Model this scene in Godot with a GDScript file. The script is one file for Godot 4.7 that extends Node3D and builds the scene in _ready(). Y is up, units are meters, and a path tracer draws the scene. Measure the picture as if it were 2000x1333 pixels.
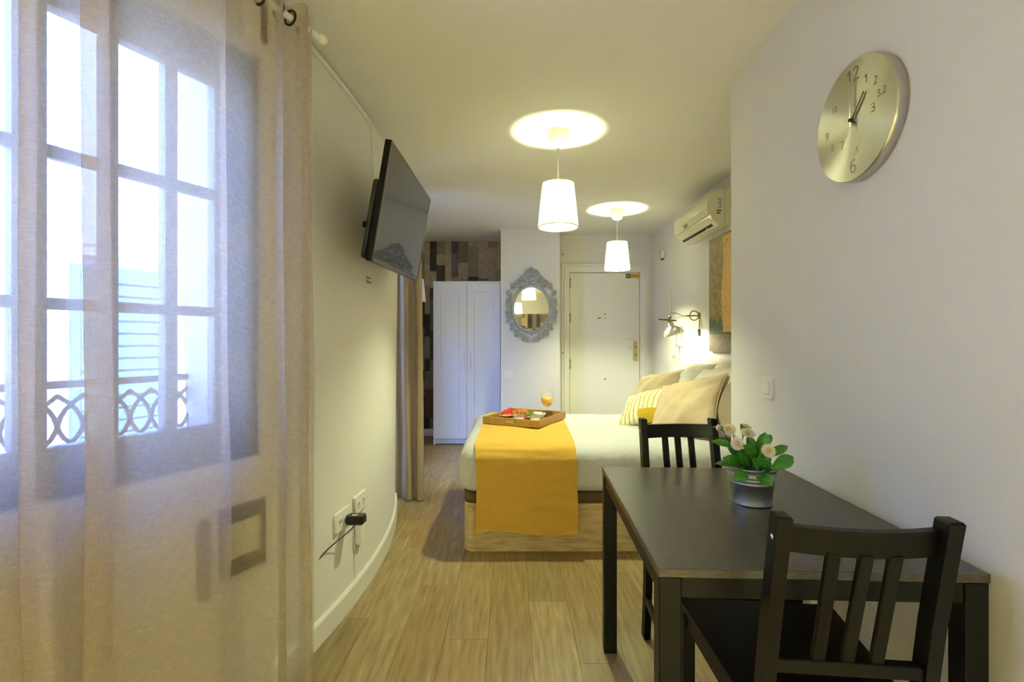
extends Node3D
# Coordinates: x to the right, y up, -z into the room. Helper p(x, y, d) takes the distance d into the room.

const CEIL := 2.53
var M := {}
var names := {}
var rng := RandomNumberGenerator.new()

func _ready() -> void:
	rng.seed = 4711
	setup_view()
	materials()
	room()
	windows()
	outside()
	room_fittings()
	big_furniture()
	dining()
	bed_things()
	wall_things()
	curtains()

# ------------------------------------------------------------------ view and light
func setup_view() -> void:
	var cam := Camera3D.new()
	cam.name = "camera"
	add_child(cam)
	cam.position = Vector3(0, 1.235, 0)
	cam.fov = rad_to_deg(2.0 * atan(666.5 / 1000.0))
	cam.near = 0.05
	cam.far = 100.0
	cam.current = true
	var sky_m := ProceduralSkyMaterial.new()
	sky_m.sky_top_color = Color(0.28, 0.49, 1.0)
	sky_m.sky_horizon_color = Color(0.62, 0.79, 1.0)
	sky_m.ground_horizon_color = Color(0.72, 0.74, 0.76)
	sky_m.ground_bottom_color = Color(0.5, 0.5, 0.5)
	sky_m.sun_angle_max = 0.0
	sky_m.energy_multiplier = 30.0
	var sky := Sky.new()
	sky.sky_material = sky_m
	var env := Environment.new()
	env.background_mode = Environment.BG_SKY
	env.sky = sky
	env.tonemap_mode = Environment.TONE_MAPPER_LINEAR
	env.tonemap_exposure = 1.34
	env.sdfgi_enabled = true
	env.ssao_enabled = true
	env.ssil_enabled = true
	var we := WorldEnvironment.new()
	we.name = "environment"
	we.environment = env
	add_child(we)
	var sun := DirectionalLight3D.new()
	sun.name = "sun"
	sun.light_color = Color(0.80, 0.89, 1.0)
	sun.light_energy = 11.0
	sun.light_angular_distance = 0.53
	sun.shadow_enabled = true
	add_child(sun)
	# over the roof of this house onto the house across the street
	sun.look_at_from_position(Vector3.ZERO, Vector3(-0.55, -1.0, -0.15), Vector3.UP)

# ------------------------------------------------------------------ small helpers
func p(x: float, y: float, d: float) -> Vector3:
	return Vector3(x, y, -d)

func numbered(called: String) -> String:
	if not names.has(called):
		names[called] = 0
		return called
	names[called] += 1
	return "%s_%03d" % [called, names[called]]

func tag(o: Node, label: String, category: String, group := "") -> Node:
	o.set_meta("label", label)
	o.set_meta("category", category)
	if group != "":
		o.set_meta("group", group)
	return o

func thing(called: String, label: String, category: String, at := Vector3.ZERO, turn := 0.0, group := "") -> Node3D:
	var o := Node3D.new()
	o.name = numbered(called)
	add_child(o)
	o.position = at
	o.rotation.y = turn
	tag(o, label, category, group)
	return o

func obj(called: String, mesh: Mesh, m: Material, parent: Node = null) -> MeshInstance3D:
	var o := MeshInstance3D.new()
	o.mesh = mesh
	o.material_override = m
	o.cast_shadow = GeometryInstance3D.SHADOW_CASTING_SETTING_ON
	if parent == null or parent == self:
		o.name = numbered(called)
		add_child(o)
	else:
		o.name = called
		parent.add_child(o, true)
	return o

func struct(called: String, mesh: Mesh, m: Material) -> MeshInstance3D:
	var o := obj(called, mesh, m)
	o.set_meta("kind", "structure")
	return o

func st_new() -> SurfaceTool:
	var st := SurfaceTool.new()
	st.begin(Mesh.PRIMITIVE_TRIANGLES)
	return st

func done(st: SurfaceTool) -> ArrayMesh:
	st.index()
	st.generate_normals()
	return st.commit()

# a, b, c counter-clockwise seen from outside
func tri(st: SurfaceTool, a: Vector3, b: Vector3, c: Vector3, g := 4294967295) -> void:
	st.set_smooth_group(g)
	st.add_vertex(a)
	st.set_smooth_group(g)
	st.add_vertex(c)
	st.set_smooth_group(g)
	st.add_vertex(b)

func quad(st: SurfaceTool, a: Vector3, b: Vector3, c: Vector3, d: Vector3, g := 4294967295) -> void:
	tri(st, a, b, c, g)
	tri(st, a, c, d, g)

# box with chamfered edges
func bx(st: SurfaceTool, c: Vector3, size: Vector3, bevel := 0.0, b := Basis.IDENTITY) -> void:
	var h := size * 0.5
	var k: float = minf(bevel, minf(h.x, minf(h.y, h.z)) * 0.95)
	var ax := [Vector3(1, 0, 0), Vector3(0, 1, 0), Vector3(0, 0, 1)]
	var f := {}
	for i in 3:
		var u: Vector3 = ax[(i + 1) % 3]
		var v: Vector3 = ax[(i + 2) % 3]
		var hu: float = h[(i + 1) % 3] - k
		var hv: float = h[(i + 2) % 3] - k
		for s in [-1.0, 1.0]:
			var n: Vector3 = ax[i] * s * h[i]
			var q := []
			for w in [[-1, -1], [1, -1], [1, 1], [-1, 1]]:
				q.append(c + b * (n + u * hu * w[0] + v * hv * w[1]))
			if s > 0:
				quad(st, q[0], q[1], q[2], q[3])
			else:
				quad(st, q[3], q[2], q[1], q[0])
	if k <= 0.0:
		return
	for i in 3:
		var u: Vector3 = ax[(i + 1) % 3]
		var v: Vector3 = ax[(i + 2) % 3]
		var iu := (i + 1) % 3
		var iv := (i + 2) % 3
		for su in [-1.0, 1.0]:
			for sv in [-1.0, 1.0]:
				var e1: Vector3 = u * su * h[iu] + v * sv * (h[iv] - k)
				var e2: Vector3 = u * su * (h[iu] - k) + v * sv * h[iv]
				var w: Vector3 = ax[i] * (h[i] - k)
				var q := [c + b * (e1 - w), c + b * (e1 + w), c + b * (e2 + w), c + b * (e2 - w)]
				if su * sv < 0:
					quad(st, q[0], q[1], q[2], q[3])
				else:
					quad(st, q[3], q[2], q[1], q[0])
	for sx in [-1.0, 1.0]:
		for sy in [-1.0, 1.0]:
			for sz in [-1.0, 1.0]:
				var a := Vector3(sx * h.x, sy * (h.y - k), sz * (h.z - k))
				var d := Vector3(sx * (h.x - k), sy * h.y, sz * (h.z - k))
				var e := Vector3(sx * (h.x - k), sy * (h.y - k), sz * h.z)
				if sx * sy * sz > 0:
					tri(st, c + b * a, c + b * d, c + b * e)
				else:
					tri(st, c + b * a, c + b * e, c + b * d)

func box(size: Vector3, bevel := 0.0, c := Vector3.ZERO, b := Basis.IDENTITY) -> ArrayMesh:
	var st := st_new()
	bx(st, c, size, bevel, b)
	return done(st)

# box between two corners
func boxb(lo: Vector3, hi: Vector3, bevel := 0.0) -> ArrayMesh:
	var a := Vector3(minf(lo.x, hi.x), minf(lo.y, hi.y), minf(lo.z, hi.z))
	var b := Vector3(maxf(lo.x, hi.x), maxf(lo.y, hi.y), maxf(lo.z, hi.z))
	return box(b - a, bevel, (a + b) * 0.5)

# grid of points [rows][columns], outside on the side of (columns x rows)
func sheet(st: SurfaceTool, g: Array, closed := false, smooth := 1, flip := false) -> void:
	for r in g.size() - 1:
		var n: int = g[r].size()
		for c in (n if closed else n - 1):
			var c2 := (c + 1) % n
			if flip:
				quad(st, g[r + 1][c], g[r + 1][c2], g[r][c2], g[r][c], smooth)
			else:
				quad(st, g[r][c], g[r][c2], g[r + 1][c2], g[r + 1][c], smooth)

func sheet_uv(st: SurfaceTool, g: Array, uv: Array, smooth := 1) -> void:
	for r in g.size() - 1:
		for c in g[r].size() - 1:
			for k in [[0, 0], [1, 1], [0, 1], [0, 0], [1, 0], [1, 1]]:
				st.set_smooth_group(smooth)
				st.set_uv(uv[r + k[0]][c + k[1]])
				st.add_vertex(g[r + k[0]][c + k[1]])

# profile of (radius, height) from bottom to top, around y
func lathe(st: SurfaceTool, prof: Array, sides := 32, xf := Transform3D.IDENTITY, smooth := 1, wave := 0.0, pleats := 0) -> void:
	var g := []
	for q in prof:
		var row := []
		for i in sides:
			var a := -TAU * i / sides
			var r: float = q.x
			if pleats > 0:
				r += wave * cos(a * pleats)
			row.append(xf * Vector3(cos(a) * r, q.y, sin(a) * r))
		g.append(row)
	for r in g.size() - 1:
		for c in sides:
			var c2 := (c + 1) % sides
			var r0: bool = prof[r].x < 1e-6
			var r1: bool = prof[r + 1].x < 1e-6
			if r0 and r1:
				continue
			if r0:
				tri(st, g[r][c], g[r + 1][c2], g[r + 1][c], smooth)
			elif r1:
				tri(st, g[r][c], g[r][c2], g[r + 1][c], smooth)
			else:
				quad(st, g[r][c], g[r][c2], g[r + 1][c2], g[r + 1][c], smooth)

func lathed(prof: Array, sides := 32, xf := Transform3D.IDENTITY) -> ArrayMesh:
	var st := st_new()
	lathe(st, prof, sides, xf)
	return done(st)

# tube along points; r is a number or an array of radii
func tube(st: SurfaceTool, pts: Array, r, sides := 8, caps := true) -> void:
	var rows := []
	var up := Vector3.UP
	var last_n := Vector3.ZERO
	for i in pts.size():
		var t: Vector3 = (pts[mini(i + 1, pts.size() - 1)] - pts[maxi(i - 1, 0)]).normalized()
		var n := last_n
		if i == 0:
			n = t.cross(up if absf(t.dot(up)) < 0.9 else Vector3.RIGHT).normalized()
		n = (n - t * n.dot(t)).normalized()
		last_n = n
		var b := t.cross(n)
		var rr: float = r[i] if r is Array else r
		var row := []
		for k in sides:
			var a := TAU * k / sides
			row.append(pts[i] + (n * cos(a) + b * sin(a)) * rr)
		rows.append(row)
	sheet(st, rows, true)
	if caps:
		for e in [0, rows.size() - 1]:
			for k in sides:
				var k2 := (k + 1) % sides
				if e == 0:
					tri(st, pts[0], rows[0][k2], rows[0][k])
				else:
					tri(st, pts[e], rows[e][k], rows[e][k2])

func tubed(pts: Array, r, sides := 8) -> ArrayMesh:
	var st := st_new()
	tube(st, pts, r, sides)
	return done(st)

func spline(ctrl: Array, steps := 6) -> Array:
	var out := []
	for i in ctrl.size() - 1:
		var a = ctrl[maxi(i - 1, 0)]
		var b = ctrl[i]
		var c = ctrl[i + 1]
		var d = ctrl[mini(i + 2, ctrl.size() - 1)]
		for k in steps:
			var t := float(k) / steps
			out.append(0.5 * ((2.0 * b) + (c - a) * t + (2.0 * a - 5.0 * b + 4.0 * c - d) * t * t + (3.0 * b - a - 3.0 * c + d) * t * t * t))
	out.append(ctrl[-1])
	return out

# flat polygon (array of Vector2) extruded: xf maps (x, y, 0..depth)
func prism(st: SurfaceTool, poly: PackedVector2Array, depth: float, xf := Transform3D.IDENTITY) -> void:
	var q := poly
	if Geometry2D.is_polygon_clockwise(q):
		q = q.duplicate()
		q.reverse()
	var idx := Geometry2D.triangulate_polygon(q)
	var flip := xf.basis.determinant() < 0
	for i in range(0, idx.size(), 3):
		var t := [q[idx[i]], q[idx[i + 1]], q[idx[i + 2]]]
		if (t[1] - t[0]).cross(t[2] - t[0]) < 0:
			t.reverse()
		var f := []
		var k := []
		for v in t:
			f.append(xf * Vector3(v.x, v.y, depth))
			k.append(xf * Vector3(v.x, v.y, 0))
		if flip:
			tri(st, f[0], f[2], f[1])
			tri(st, k[0], k[1], k[2])
		else:
			tri(st, f[0], f[1], f[2])
			tri(st, k[0], k[2], k[1])
	for i in q.size():
		var j := (i + 1) % q.size()
		var a := xf * Vector3(q[i].x, q[i].y, 0)
		var b := xf * Vector3(q[j].x, q[j].y, 0)
		var c := xf * Vector3(q[j].x, q[j].y, depth)
		var d := xf * Vector3(q[i].x, q[i].y, depth)
		if flip:
			quad(st, d, c, b, a)
		else:
			quad(st, a, b, c, d)

func prismed(poly: PackedVector2Array, depth: float, xf := Transform3D.IDENTITY) -> ArrayMesh:
	var st := st_new()
	prism(st, poly, depth, xf)
	return done(st)

# floor plan polygon of (x, d) raised from y0 to y1
func plan(poly: Array, y0: float, y1: float) -> ArrayMesh:
	var q := PackedVector2Array()
	for v in poly:
		q.append(Vector2(v[0], v[1]))
	return prismed(q, y1 - y0, Transform3D(Basis(Vector3(1, 0, 0), Vector3(0, 0, -1), Vector3(0, 1, 0)), Vector3(0, y0, 0)))

func rect_round(w: float, h: float, r: float, n := 5) -> PackedVector2Array:
	var out := PackedVector2Array()
	for c in [[1, 1, 0], [-1, 1, 1], [-1, -1, 2], [1, -1, 3]]:
		for i in n + 1:
			var a: float = (c[2] + float(i) / n) * PI / 2
			out.append(Vector2(c[0] * (w / 2 - r) + cos(a) * r, c[1] * (h / 2 - r) + sin(a) * r))
	return out

func facing(dir: Vector3) -> Basis:
	# local z points along dir, local y stays up
	var z := dir.normalized()
	var x := Vector3.UP.cross(z).normalized()
	return Basis(x, z.cross(x), z)

# ------------------------------------------------------------------ materials
func mat(called: String, c: Color, rough := 0.7, metal := 0.0) -> StandardMaterial3D:
	var m := StandardMaterial3D.new()
	m.resource_name = called
	m.albedo_color = c
	m.roughness = rough
	m.metallic = metal
	M[called] = m
	return m

func noise_tex(kind: int, freq: float, octaves: int, ramp: Array, sd := 1, size := 512, normal := 0.0, warp := 0.0) -> NoiseTexture2D:
	var n := FastNoiseLite.new()
	n.noise_type = kind
	n.frequency = freq
	n.fractal_octaves = octaves
	n.seed = sd
	if warp > 0.0:
		n.domain_warp_enabled = true
		n.domain_warp_amplitude = warp
		n.domain_warp_frequency = freq * 0.7
	var t := NoiseTexture2D.new()
	t.width = size
	t.height = size
	t.seamless = true
	t.noise = n
	if normal > 0.0:
		t.as_normal_map = true
		t.bump_strength = normal
	elif ramp.size() > 0:
		var g := Gradient.new()
		var off := PackedFloat32Array()
		var col := PackedColorArray()
		for r in ramp:
			off.append(r[0])
			col.append(r[1])
		g.offsets = off
		g.colors = col
		t.color_ramp = g
	return t

func tri_planar(m: StandardMaterial3D, sc: Vector3, world := true, off := Vector3.ZERO) -> StandardMaterial3D:
	m.uv1_triplanar = true
	m.uv1_world_triplanar = world
	m.uv1_triplanar_sharpness = 6.0
	m.uv1_scale = sc
	m.uv1_offset = off
	return m

func relief(m: StandardMaterial3D, t: Texture2D, cm: float) -> void:
	m.heightmap_enabled = true
	m.heightmap_texture = t
	m.heightmap_scale = cm

func grey(v: float) -> Color:
	return Color(v, v, v)

func materials() -> void:
	var S := FastNoiseLite.TYPE_SIMPLEX_SMOOTH
	var P := FastNoiseLite.TYPE_PERLIN
	var plain := [[0.0, grey(0.0)], [1.0, grey(1.0)]]
	var bump := noise_tex(S, 0.02, 4, plain, 3, 512)
	var fine := noise_tex(S, 0.12, 3, plain, 5, 512)
	var m := mat("wall_paint", Color(0.86, 0.85, 0.83), 0.75)
	tri_planar(m, Vector3.ONE * 0.9)
	relief(m, bump, 0.08)
	m = mat("ceiling_paint", Color(0.88, 0.87, 0.84), 0.85)
	tri_planar(m, Vector3.ONE * 0.6)
	relief(m, bump, 0.12)
	mat("baseboard_paint", Color(0.87, 0.86, 0.83), 0.4)
	mat("white_gloss", Color(0.9, 0.9, 0.89), 0.3)
	mat("white_satin", Color(0.86, 0.86, 0.87), 0.45)
	mat("door_paint", Color(0.88, 0.88, 0.86), 0.4)
	mat("plastic_white", Color(0.9, 0.89, 0.86), 0.35)
	mat("plastic_cream", Color(0.89, 0.87, 0.76), 0.2)
	mat("plastic_black", Color(0.035, 0.035, 0.038), 0.35)
	mat("dark_gap", Color(0.05, 0.045, 0.04), 0.8)
	mat("brass", Color(0.66, 0.61, 0.42), 0.3, 1.0)
	mat("chrome", Color(0.8, 0.8, 0.8), 0.12, 1.0)
	mat("brown_metal", Color(0.2, 0.13, 0.08), 0.35, 0.7)
	# floor boards
	var grain_ramp := [[0.0, Color(0.48, 0.39, 0.25)], [0.3, Color(0.57, 0.48, 0.32)], [0.6, Color(0.61, 0.53, 0.36)], [0.82, Color(0.65, 0.57, 0.40)], [1.0, Color(0.73, 0.67, 0.51)]]
	var grain := noise_tex(S, 0.018, 5, grain_ramp, 11, 1024, 0.0, 30.0)
	var streak := noise_tex(S, 0.03, 4, plain, 12, 512)
	var tints := [Color(0.98, 0.97, 0.95), Color(0.93, 0.91, 0.87), Color(1.0, 1.0, 1.0), Color(0.9, 0.9, 0.88), Color(0.96, 0.93, 0.87), Color(0.99, 0.95, 0.88)]
	for i in 6:
		m = mat("floor_oak_%d" % i, tints[i], 0.42)
		m.albedo_texture = grain
		tri_planar(m, Vector3(1.9, 1.0, 0.17), true, Vector3(0.37 * i, 0.0, 0.23 * i))
		relief(m, streak, 0.12)
	mat("floor_joint", Color(0.32, 0.25, 0.15), 0.9)
	# bed base wood, tray wood
	m = mat("bed_oak", Color(1.0, 0.98, 0.94), 0.5)
	m.albedo_texture = noise_tex(S, 0.02, 5, [[0.0, Color(0.70, 0.60, 0.43)], [0.5, Color(0.82, 0.73, 0.55)], [1.0, Color(0.88, 0.81, 0.65)]], 21, 512, 0.0, 25.0)
	tri_planar(m, Vector3(0.5, 3.5, 3.5))
	mat("bed_band", Color(0.36, 0.27, 0.16), 0.8)
	m = mat("bamboo", Color(1, 1, 1), 0.4)
	m.albedo_texture = noise_tex(S, 0.02, 4, [[0.0, Color(0.56, 0.42, 0.17)], [0.6, Color(0.68, 0.53, 0.25)], [1.0, Color(0.76, 0.62, 0.34)]], 22, 256)
	tri_planar(m, Vector3(3, 30, 30), false)
	# black-brown furniture
	var dark_ramp := [[0.0, Color(0.17, 0.15, 0.125)], [0.5, Color(0.24, 0.212, 0.178)], [1.0, Color(0.33, 0.295, 0.25)]]
	m = mat("table_top", Color(1, 1, 1), 0.33)
	m.albedo_texture = noise_tex(S, 0.03, 5, dark_ramp, 31, 1024, 0.0, 10.0)
	tri_planar(m, Vector3(0.9, 4.0, 9.0), false)
	relief(m, streak, 0.03)
	m = mat("black_lacquer", Color(0.03, 0.027, 0.025), 0.42)
	m.metallic_specular = 0.3
	m = mat("chair_black", Color(0.034, 0.03, 0.027), 0.4)
	m.metallic_specular = 0.24
	# textiles
	m = mat("linen_white", Color(0.79, 0.79, 0.79), 0.95)
	tri_planar(m, Vector3.ONE * 1.6)
	relief(m, bump, 0.35)
	m = mat("throw_yellow", Color(0.90, 0.72, 0.30), 0.9)
	m.albedo_texture = noise_tex(S, 0.05, 4, [[0.0, Color(0.86, 0.84, 0.8)], [1.0, Color(1, 1, 1)]], 41, 512)
	tri_planar(m, Vector3(2, 9, 9))
	relief(m, noise_tex(S, 0.04, 4, plain, 42, 512), 0.12)
	m = mat("cushion_beige", Color(0.78, 0.70, 0.58), 0.95)
	tri_planar(m, Vector3.ONE * 14.0, false)
	relief(m, fine, 0.04)
	m = mat("cushion_cream", Color(0.87, 0.84, 0.77), 0.95)
	tri_planar(m, Vector3.ONE * 14.0, false)
	relief(m, fine, 0.04)
	m = mat("pillow_white", Color(0.91, 0.90, 0.86), 0.95)
	tri_planar(m, Vector3.ONE * 14.0, false)
	relief(m, fine, 0.04)
	m = mat("cushion_textured", Color(0.84, 0.76, 0.65), 0.95)
	tri_planar(m, Vector3(4, 40, 4), false)
	relief(m, fine, 0.5)
	m = mat("cushion_stripe", Color(1, 1, 1), 0.95)
	m.albedo_texture = stripe_texture()
	m.uv1_scale = Vector3(1, 1, 1)
	mat("mustard_fabric", Color(0.74, 0.56, 0.1), 0.95)
	# metals, electronics
	m = mat("zinc", Color(0.66, 0.69, 0.72), 0.34, 0.9)
	m.albedo_texture = noise_tex(S, 0.05, 3, [[0.0, Color(0.9, 0.9, 0.9)], [1.0, Color(1, 1, 1)]], 51, 256)
	tri_planar(m, Vector3.ONE * 8.0, false)
	m = mat("brushed_steel", Color(0.78, 0.77, 0.72), 0.3, 1.0)
	m.anisotropy_enabled = true
	m.anisotropy = -0.92
	mat("steel_rim", Color(0.75, 0.74, 0.7), 0.28, 1.0)
	mat("tv_screen", Color(0.012, 0.012, 0.013), 0.03)
	m = mat("tv_frame", Color(0.025, 0.024, 0.023), 0.35)
	m.metallic_specular = 0.25
	mat("engraving", Color(0.5, 0.48, 0.42), 0.4, 1.0)
	mat("tv_trim", Color(0.32, 0.29, 0.25), 0.35, 0.6)
	mat("mirror_glass", Color(0.93, 0.94, 0.93), 0.02, 1.0)
	m = mat("mirror_frame", Color(1, 1, 1), 0.55)
	m.albedo_texture = noise_tex(S, 0.05, 4, [[0.0, Color(0.24, 0.27, 0.30)], [0.42, Color(0.46, 0.49, 0.52)], [0.58, Color(0.78, 0.80, 0.80)], [1.0, Color(0.92, 0.92, 0.91)]], 61, 256)
	tri_planar(m, Vector3.ONE * 7.0, false)
	# wood collage on the walls
	var collage := [
		[Color(0.112, 0.101, 0.106), Color(0.224, 0.202, 0.202)], [Color(0.179, 0.162, 0.157), Color(0.325, 0.291, 0.280)],
		[Color(0.426, 0.392, 0.347), Color(0.616, 0.560, 0.493)], [Color(0.526, 0.470, 0.403), Color(0.739, 0.672, 0.582)],
		[Color(0.336, 0.314, 0.302), Color(0.515, 0.482, 0.459)], [Color(0.224, 0.168, 0.134), Color(0.381, 0.291, 0.235)],
		[Color(0.582, 0.526, 0.426), Color(0.806, 0.739, 0.616)]]
	for i in collage.size():
		m = mat("collage_%d" % i, Color(1, 1, 1), 0.7)
		var mid: Color = collage[i][0].lerp(collage[i][1], 0.6)
		m.albedo_texture = noise_tex(S, 0.03, 5, [[0.0, collage[i][0]], [0.5, mid], [1.0, collage[i][1]]], 70 + i, 256, 0.0, 12.0)
		tri_planar(m, Vector3(9.0, 1.2, 9.0), true, Vector3(0.2 * i, 0.1 * i, 0))
	# window, outside
	mat("window_green", Color(0.30, 0.36, 0.34), 0.45)
	m = mat("pane_glass", Color(1, 1, 1, 0.04), 0.02)
	m.transparency = BaseMaterial3D.TRANSPARENCY_ALPHA
	m = mat("facade_plaster", Color(0.88, 0.87, 0.85), 0.9)
	tri_planar(m, Vector3.ONE * 0.5)
	relief(m, bump, 0.5)
	mat("shutter_teal", Color(0.36, 0.46, 0.46), 0.6)
	mat("condenser_white", Color(0.8, 0.8, 0.8), 0.5)
	mat("fan_grey", Color(0.34, 0.36, 0.4), 0.6)
	mat("iron", Color(0.11, 0.12, 0.14), 0.5, 0.3)
	mat("street", Color(0.5, 0.48, 0.45), 0.9)
	# sheer linen
	for k in 2:
		m = mat(["sheer_front", "sheer_side"][k], Color(1, 1, 1), 1.0)
		m.albedo_texture = linen_texture([0.62, 0.50][k], 80 + k)
		m.transparency = BaseMaterial3D.TRANSPARENCY_ALPHA
		m.cull_mode = BaseMaterial3D.CULL_DISABLED
		m.backlight_enabled = true
		m.backlight = Color(1, 1, 1)
	m = mat("curtain_far", Color(0.62, 0.54, 0.44), 1.0)
	m.backlight_enabled = true
	m.backlight = Color(0.4, 0.4, 0.4)
	m.cull_mode = BaseMaterial3D.CULL_DISABLED
	tri_planar(m, Vector3(30, 4, 30), false)
	relief(m, fine, 0.05)
	# lamps
	m = mat("shade_fabric", Color(0.97, 0.96, 0.91), 0.9)
	m.backlight_enabled = true
	m.backlight = Color(1, 1, 1)
	m.cull_mode = BaseMaterial3D.CULL_DISABLED
	mat("shade_band", Color(0.86, 0.82, 0.7), 0.9)
	m = mat("bulb_glow", Color(1, 0.95, 0.85), 0.5)
	m.emission_enabled = true
	m.emission = Color(1.0, 0.9, 0.68)
	m.emission_energy_multiplier = 8.0
	mat("lamp_white", Color(0.88, 0.87, 0.83), 0.4)
	# plant and food
	m = mat("leaf", Color(1, 1, 1), 0.4)
	m.albedo_texture = noise_tex(S, 0.04, 3, [[0.0, Color(0.13, 0.36, 0.09)], [1.0, Color(0.30, 0.60, 0.19)]], 91, 256)
	tri_planar(m, Vector3.ONE * 9.0, false)
	m.backlight_enabled = true
	m.backlight = Color(0.25, 0.4, 0.15)
	mat("stem", Color(0.2, 0.36, 0.12), 0.6)
	m = mat("petal", Color(0.96, 0.93, 0.87), 0.8)
	m.backlight_enabled = true
	m.backlight = Color(0.6, 0.58, 0.52)
	mat("flower_heart", Color(0.80, 0.70, 0.40), 0.9)
	mat("soil", Color(0.06, 0.045, 0.035), 1.0)
	mat("juice", Color(1.0, 0.76, 0.05), 0.3)
	m = mat("glass", Color(1, 1, 1, 0.06), 0.02)
	m.transparency = BaseMaterial3D.TRANSPARENCY_ALPHA
	mat("porcelain", Color(0.9, 0.9, 0.88), 0.2)
	mat("croissant", Color(0.72, 0.42, 0.13), 0.5)
	mat("berry", Color(0.8, 0.1, 0.09), 0.4)
	mat("melon", Color(0.86, 0.28, 0.22), 0.5)
	mat("lettuce", Color(0.38, 0.56, 0.16), 0.6)
	mat("bread", Color(0.86, 0.74, 0.52), 0.8)
	mat("ham", Color(0.86, 0.52, 0.44), 0.6)
	mat("green_plug", Color(0.1, 0.5, 0.22), 0.5)
	mat("brown_print", Color(0.5, 0.22, 0.14), 0.7)
	mat("grey_print", Color(0.35, 0.35, 0.33), 0.7)
	mat("sign_yellow", Color(0.78, 0.62, 0.08), 0.5)
	mat("sign_black", Color(0.05, 0.05, 0.04), 0.5)
	mat("picture", Color(1, 1, 1), 0.6).albedo_texture = picture_texture()
	mat("canvas_edge", Color(0.35, 0.3, 0.2), 0.8)

func linen_texture(base: float, sd: int) -> ImageTexture:
	var n := 512
	var im := Image.create(n, n, false, Image.FORMAT_RGBA8)
	var a := FastNoiseLite.new()
	a.seed = sd
	a.frequency = 0.02
	a.fractal_octaves = 2
	var b := FastNoiseLite.new()
	b.seed = sd + 5
	b.frequency = 0.1
	for y in n:
		for x in n:
			# threads run the length and breadth of the cloth, thick and thin
			var warp := a.get_noise_2d(x * 14.0, y * 0.45)
			var weft := a.get_noise_2d(x * 0.45 + 900.0, y * 14.0)
			var v := base + 0.07 * warp + 0.10 * weft + 0.04 * b.get_noise_2d(x, y)
			if weft > 0.5:
				v += 0.12
			if warp > 0.52:
				v += 0.1
			im.set_pixel(x, y, Color(0.78, 0.71, 0.62, clampf(v, 0.15, 0.97)))
	return ImageTexture.create_from_image(im)

func stripe_texture() -> ImageTexture:
	var im := Image.create(256, 256, false, Image.FORMAT_RGBA8)
	for y in 256:
		for x in 256:
			var k := fposmod(x / 256.0 * 11.0 + 0.03 * sin(y * 0.2), 1.0)
			var c := Color(0.88, 0.86, 0.76)
			if k < 0.34:
				c = Color(0.72, 0.68, 0.36)
			elif k < 0.42:
				c = Color(0.93, 0.92, 0.86)
			if y > 200 and x > 120:
				c = Color(0.74, 0.60, 0.12)
			im.set_pixel(x, y, c)
	return ImageTexture.create_from_image(im)

# an abstract golden panel on mottled olive with a patch of green
func picture_texture() -> ImageTexture:
	var w := 384
	var im := Image.create(w, w, false, Image.FORMAT_RGBA8)
	var a := FastNoiseLite.new()
	a.seed = 5
	a.frequency = 0.03
	a.fractal_octaves = 5
	var b := FastNoiseLite.new()
	b.seed = 6
	b.noise_type = FastNoiseLite.TYPE_CELLULAR
	b.frequency = 0.1
	b.cellular_return_type = FastNoiseLite.RETURN_CELL_VALUE
	for y in w:
		for x in w:
			var u := x / float(w)
			var v := y / float(w)
			var n := a.get_noise_2d(x, y)
			var c := Color(0.42, 0.36, 0.2).lerp(Color(0.58, 0.5, 0.3), n * 1.2 + 0.5)
			var gold_l := 0.29 + 0.02 * sin(v * 9.0) + 0.02 * n
			if u > gold_l and u < 0.72 and v > 0.02 and v < 0.83:
				var cell := b.get_noise_2d(x * 1.3, y * 0.8)
				c = Color(0.78, 0.60, 0.30).lerp(Color(0.88, 0.73, 0.46), cell * 0.5 + 0.5)
				if cell > 0.62:
					c = Color(0.3, 0.22, 0.12)
				elif cell < -0.85:
					c = Color(0.95, 0.85, 0.6)
			elif v > 0.71 + 0.25 * absf(u - 0.12) + 0.08 * n and v < 0.85:
				var cell2 := b.get_noise_2d(x * 2.0, y * 2.0)
				c = Color(0.2, 0.30, 0.2).lerp(Color(0.36, 0.40, 0.24), cell2 * 0.5 + 0.5)
				if cell2 > 0.8:
					c = Color(0.6, 0.34, 0.2)
			elif v >= 0.86:
				c = Color(0.34, 0.31, 0.24).lerp(Color(0.47, 0.42, 0.3), n + 0.5)
			im.set_pixel(x, y, c)
	return ImageTexture.create_from_image(im)

# ------------------------------------------------------------------ the room
func floor_x(d: float) -> float:
	return -0.737 - 0.12 * (d - 2.75) * (d - 2.75)

func top_x(d: float) -> float:
	return -0.833 - 0.045 * (d - 3.22) * (d - 3.22)

func left_x(d: float, y: float) -> float:
	return lerpf(floor_x(d), top_x(d), y / CEIL)

func room_outline() -> Array:
	var q := [[1.10, -2.3], [1.10, 2.57], [1.70, 2.57], [1.70, 6.25], [0.555, 6.25], [0.555, 5.93], [-0.13, 5.93], [-0.13, 6.65], [-1.45, 6.65], [-1.45, 5.1]]
	for i in 22:
		var d := lerpf(3.85, 1.78, i / 21.0)
		q.append([floor_x(d), d])
	q.append([-1.70 + 0.48 * -0.3, -0.3])
	q.append([-1.844, -2.3])
	return q

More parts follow.
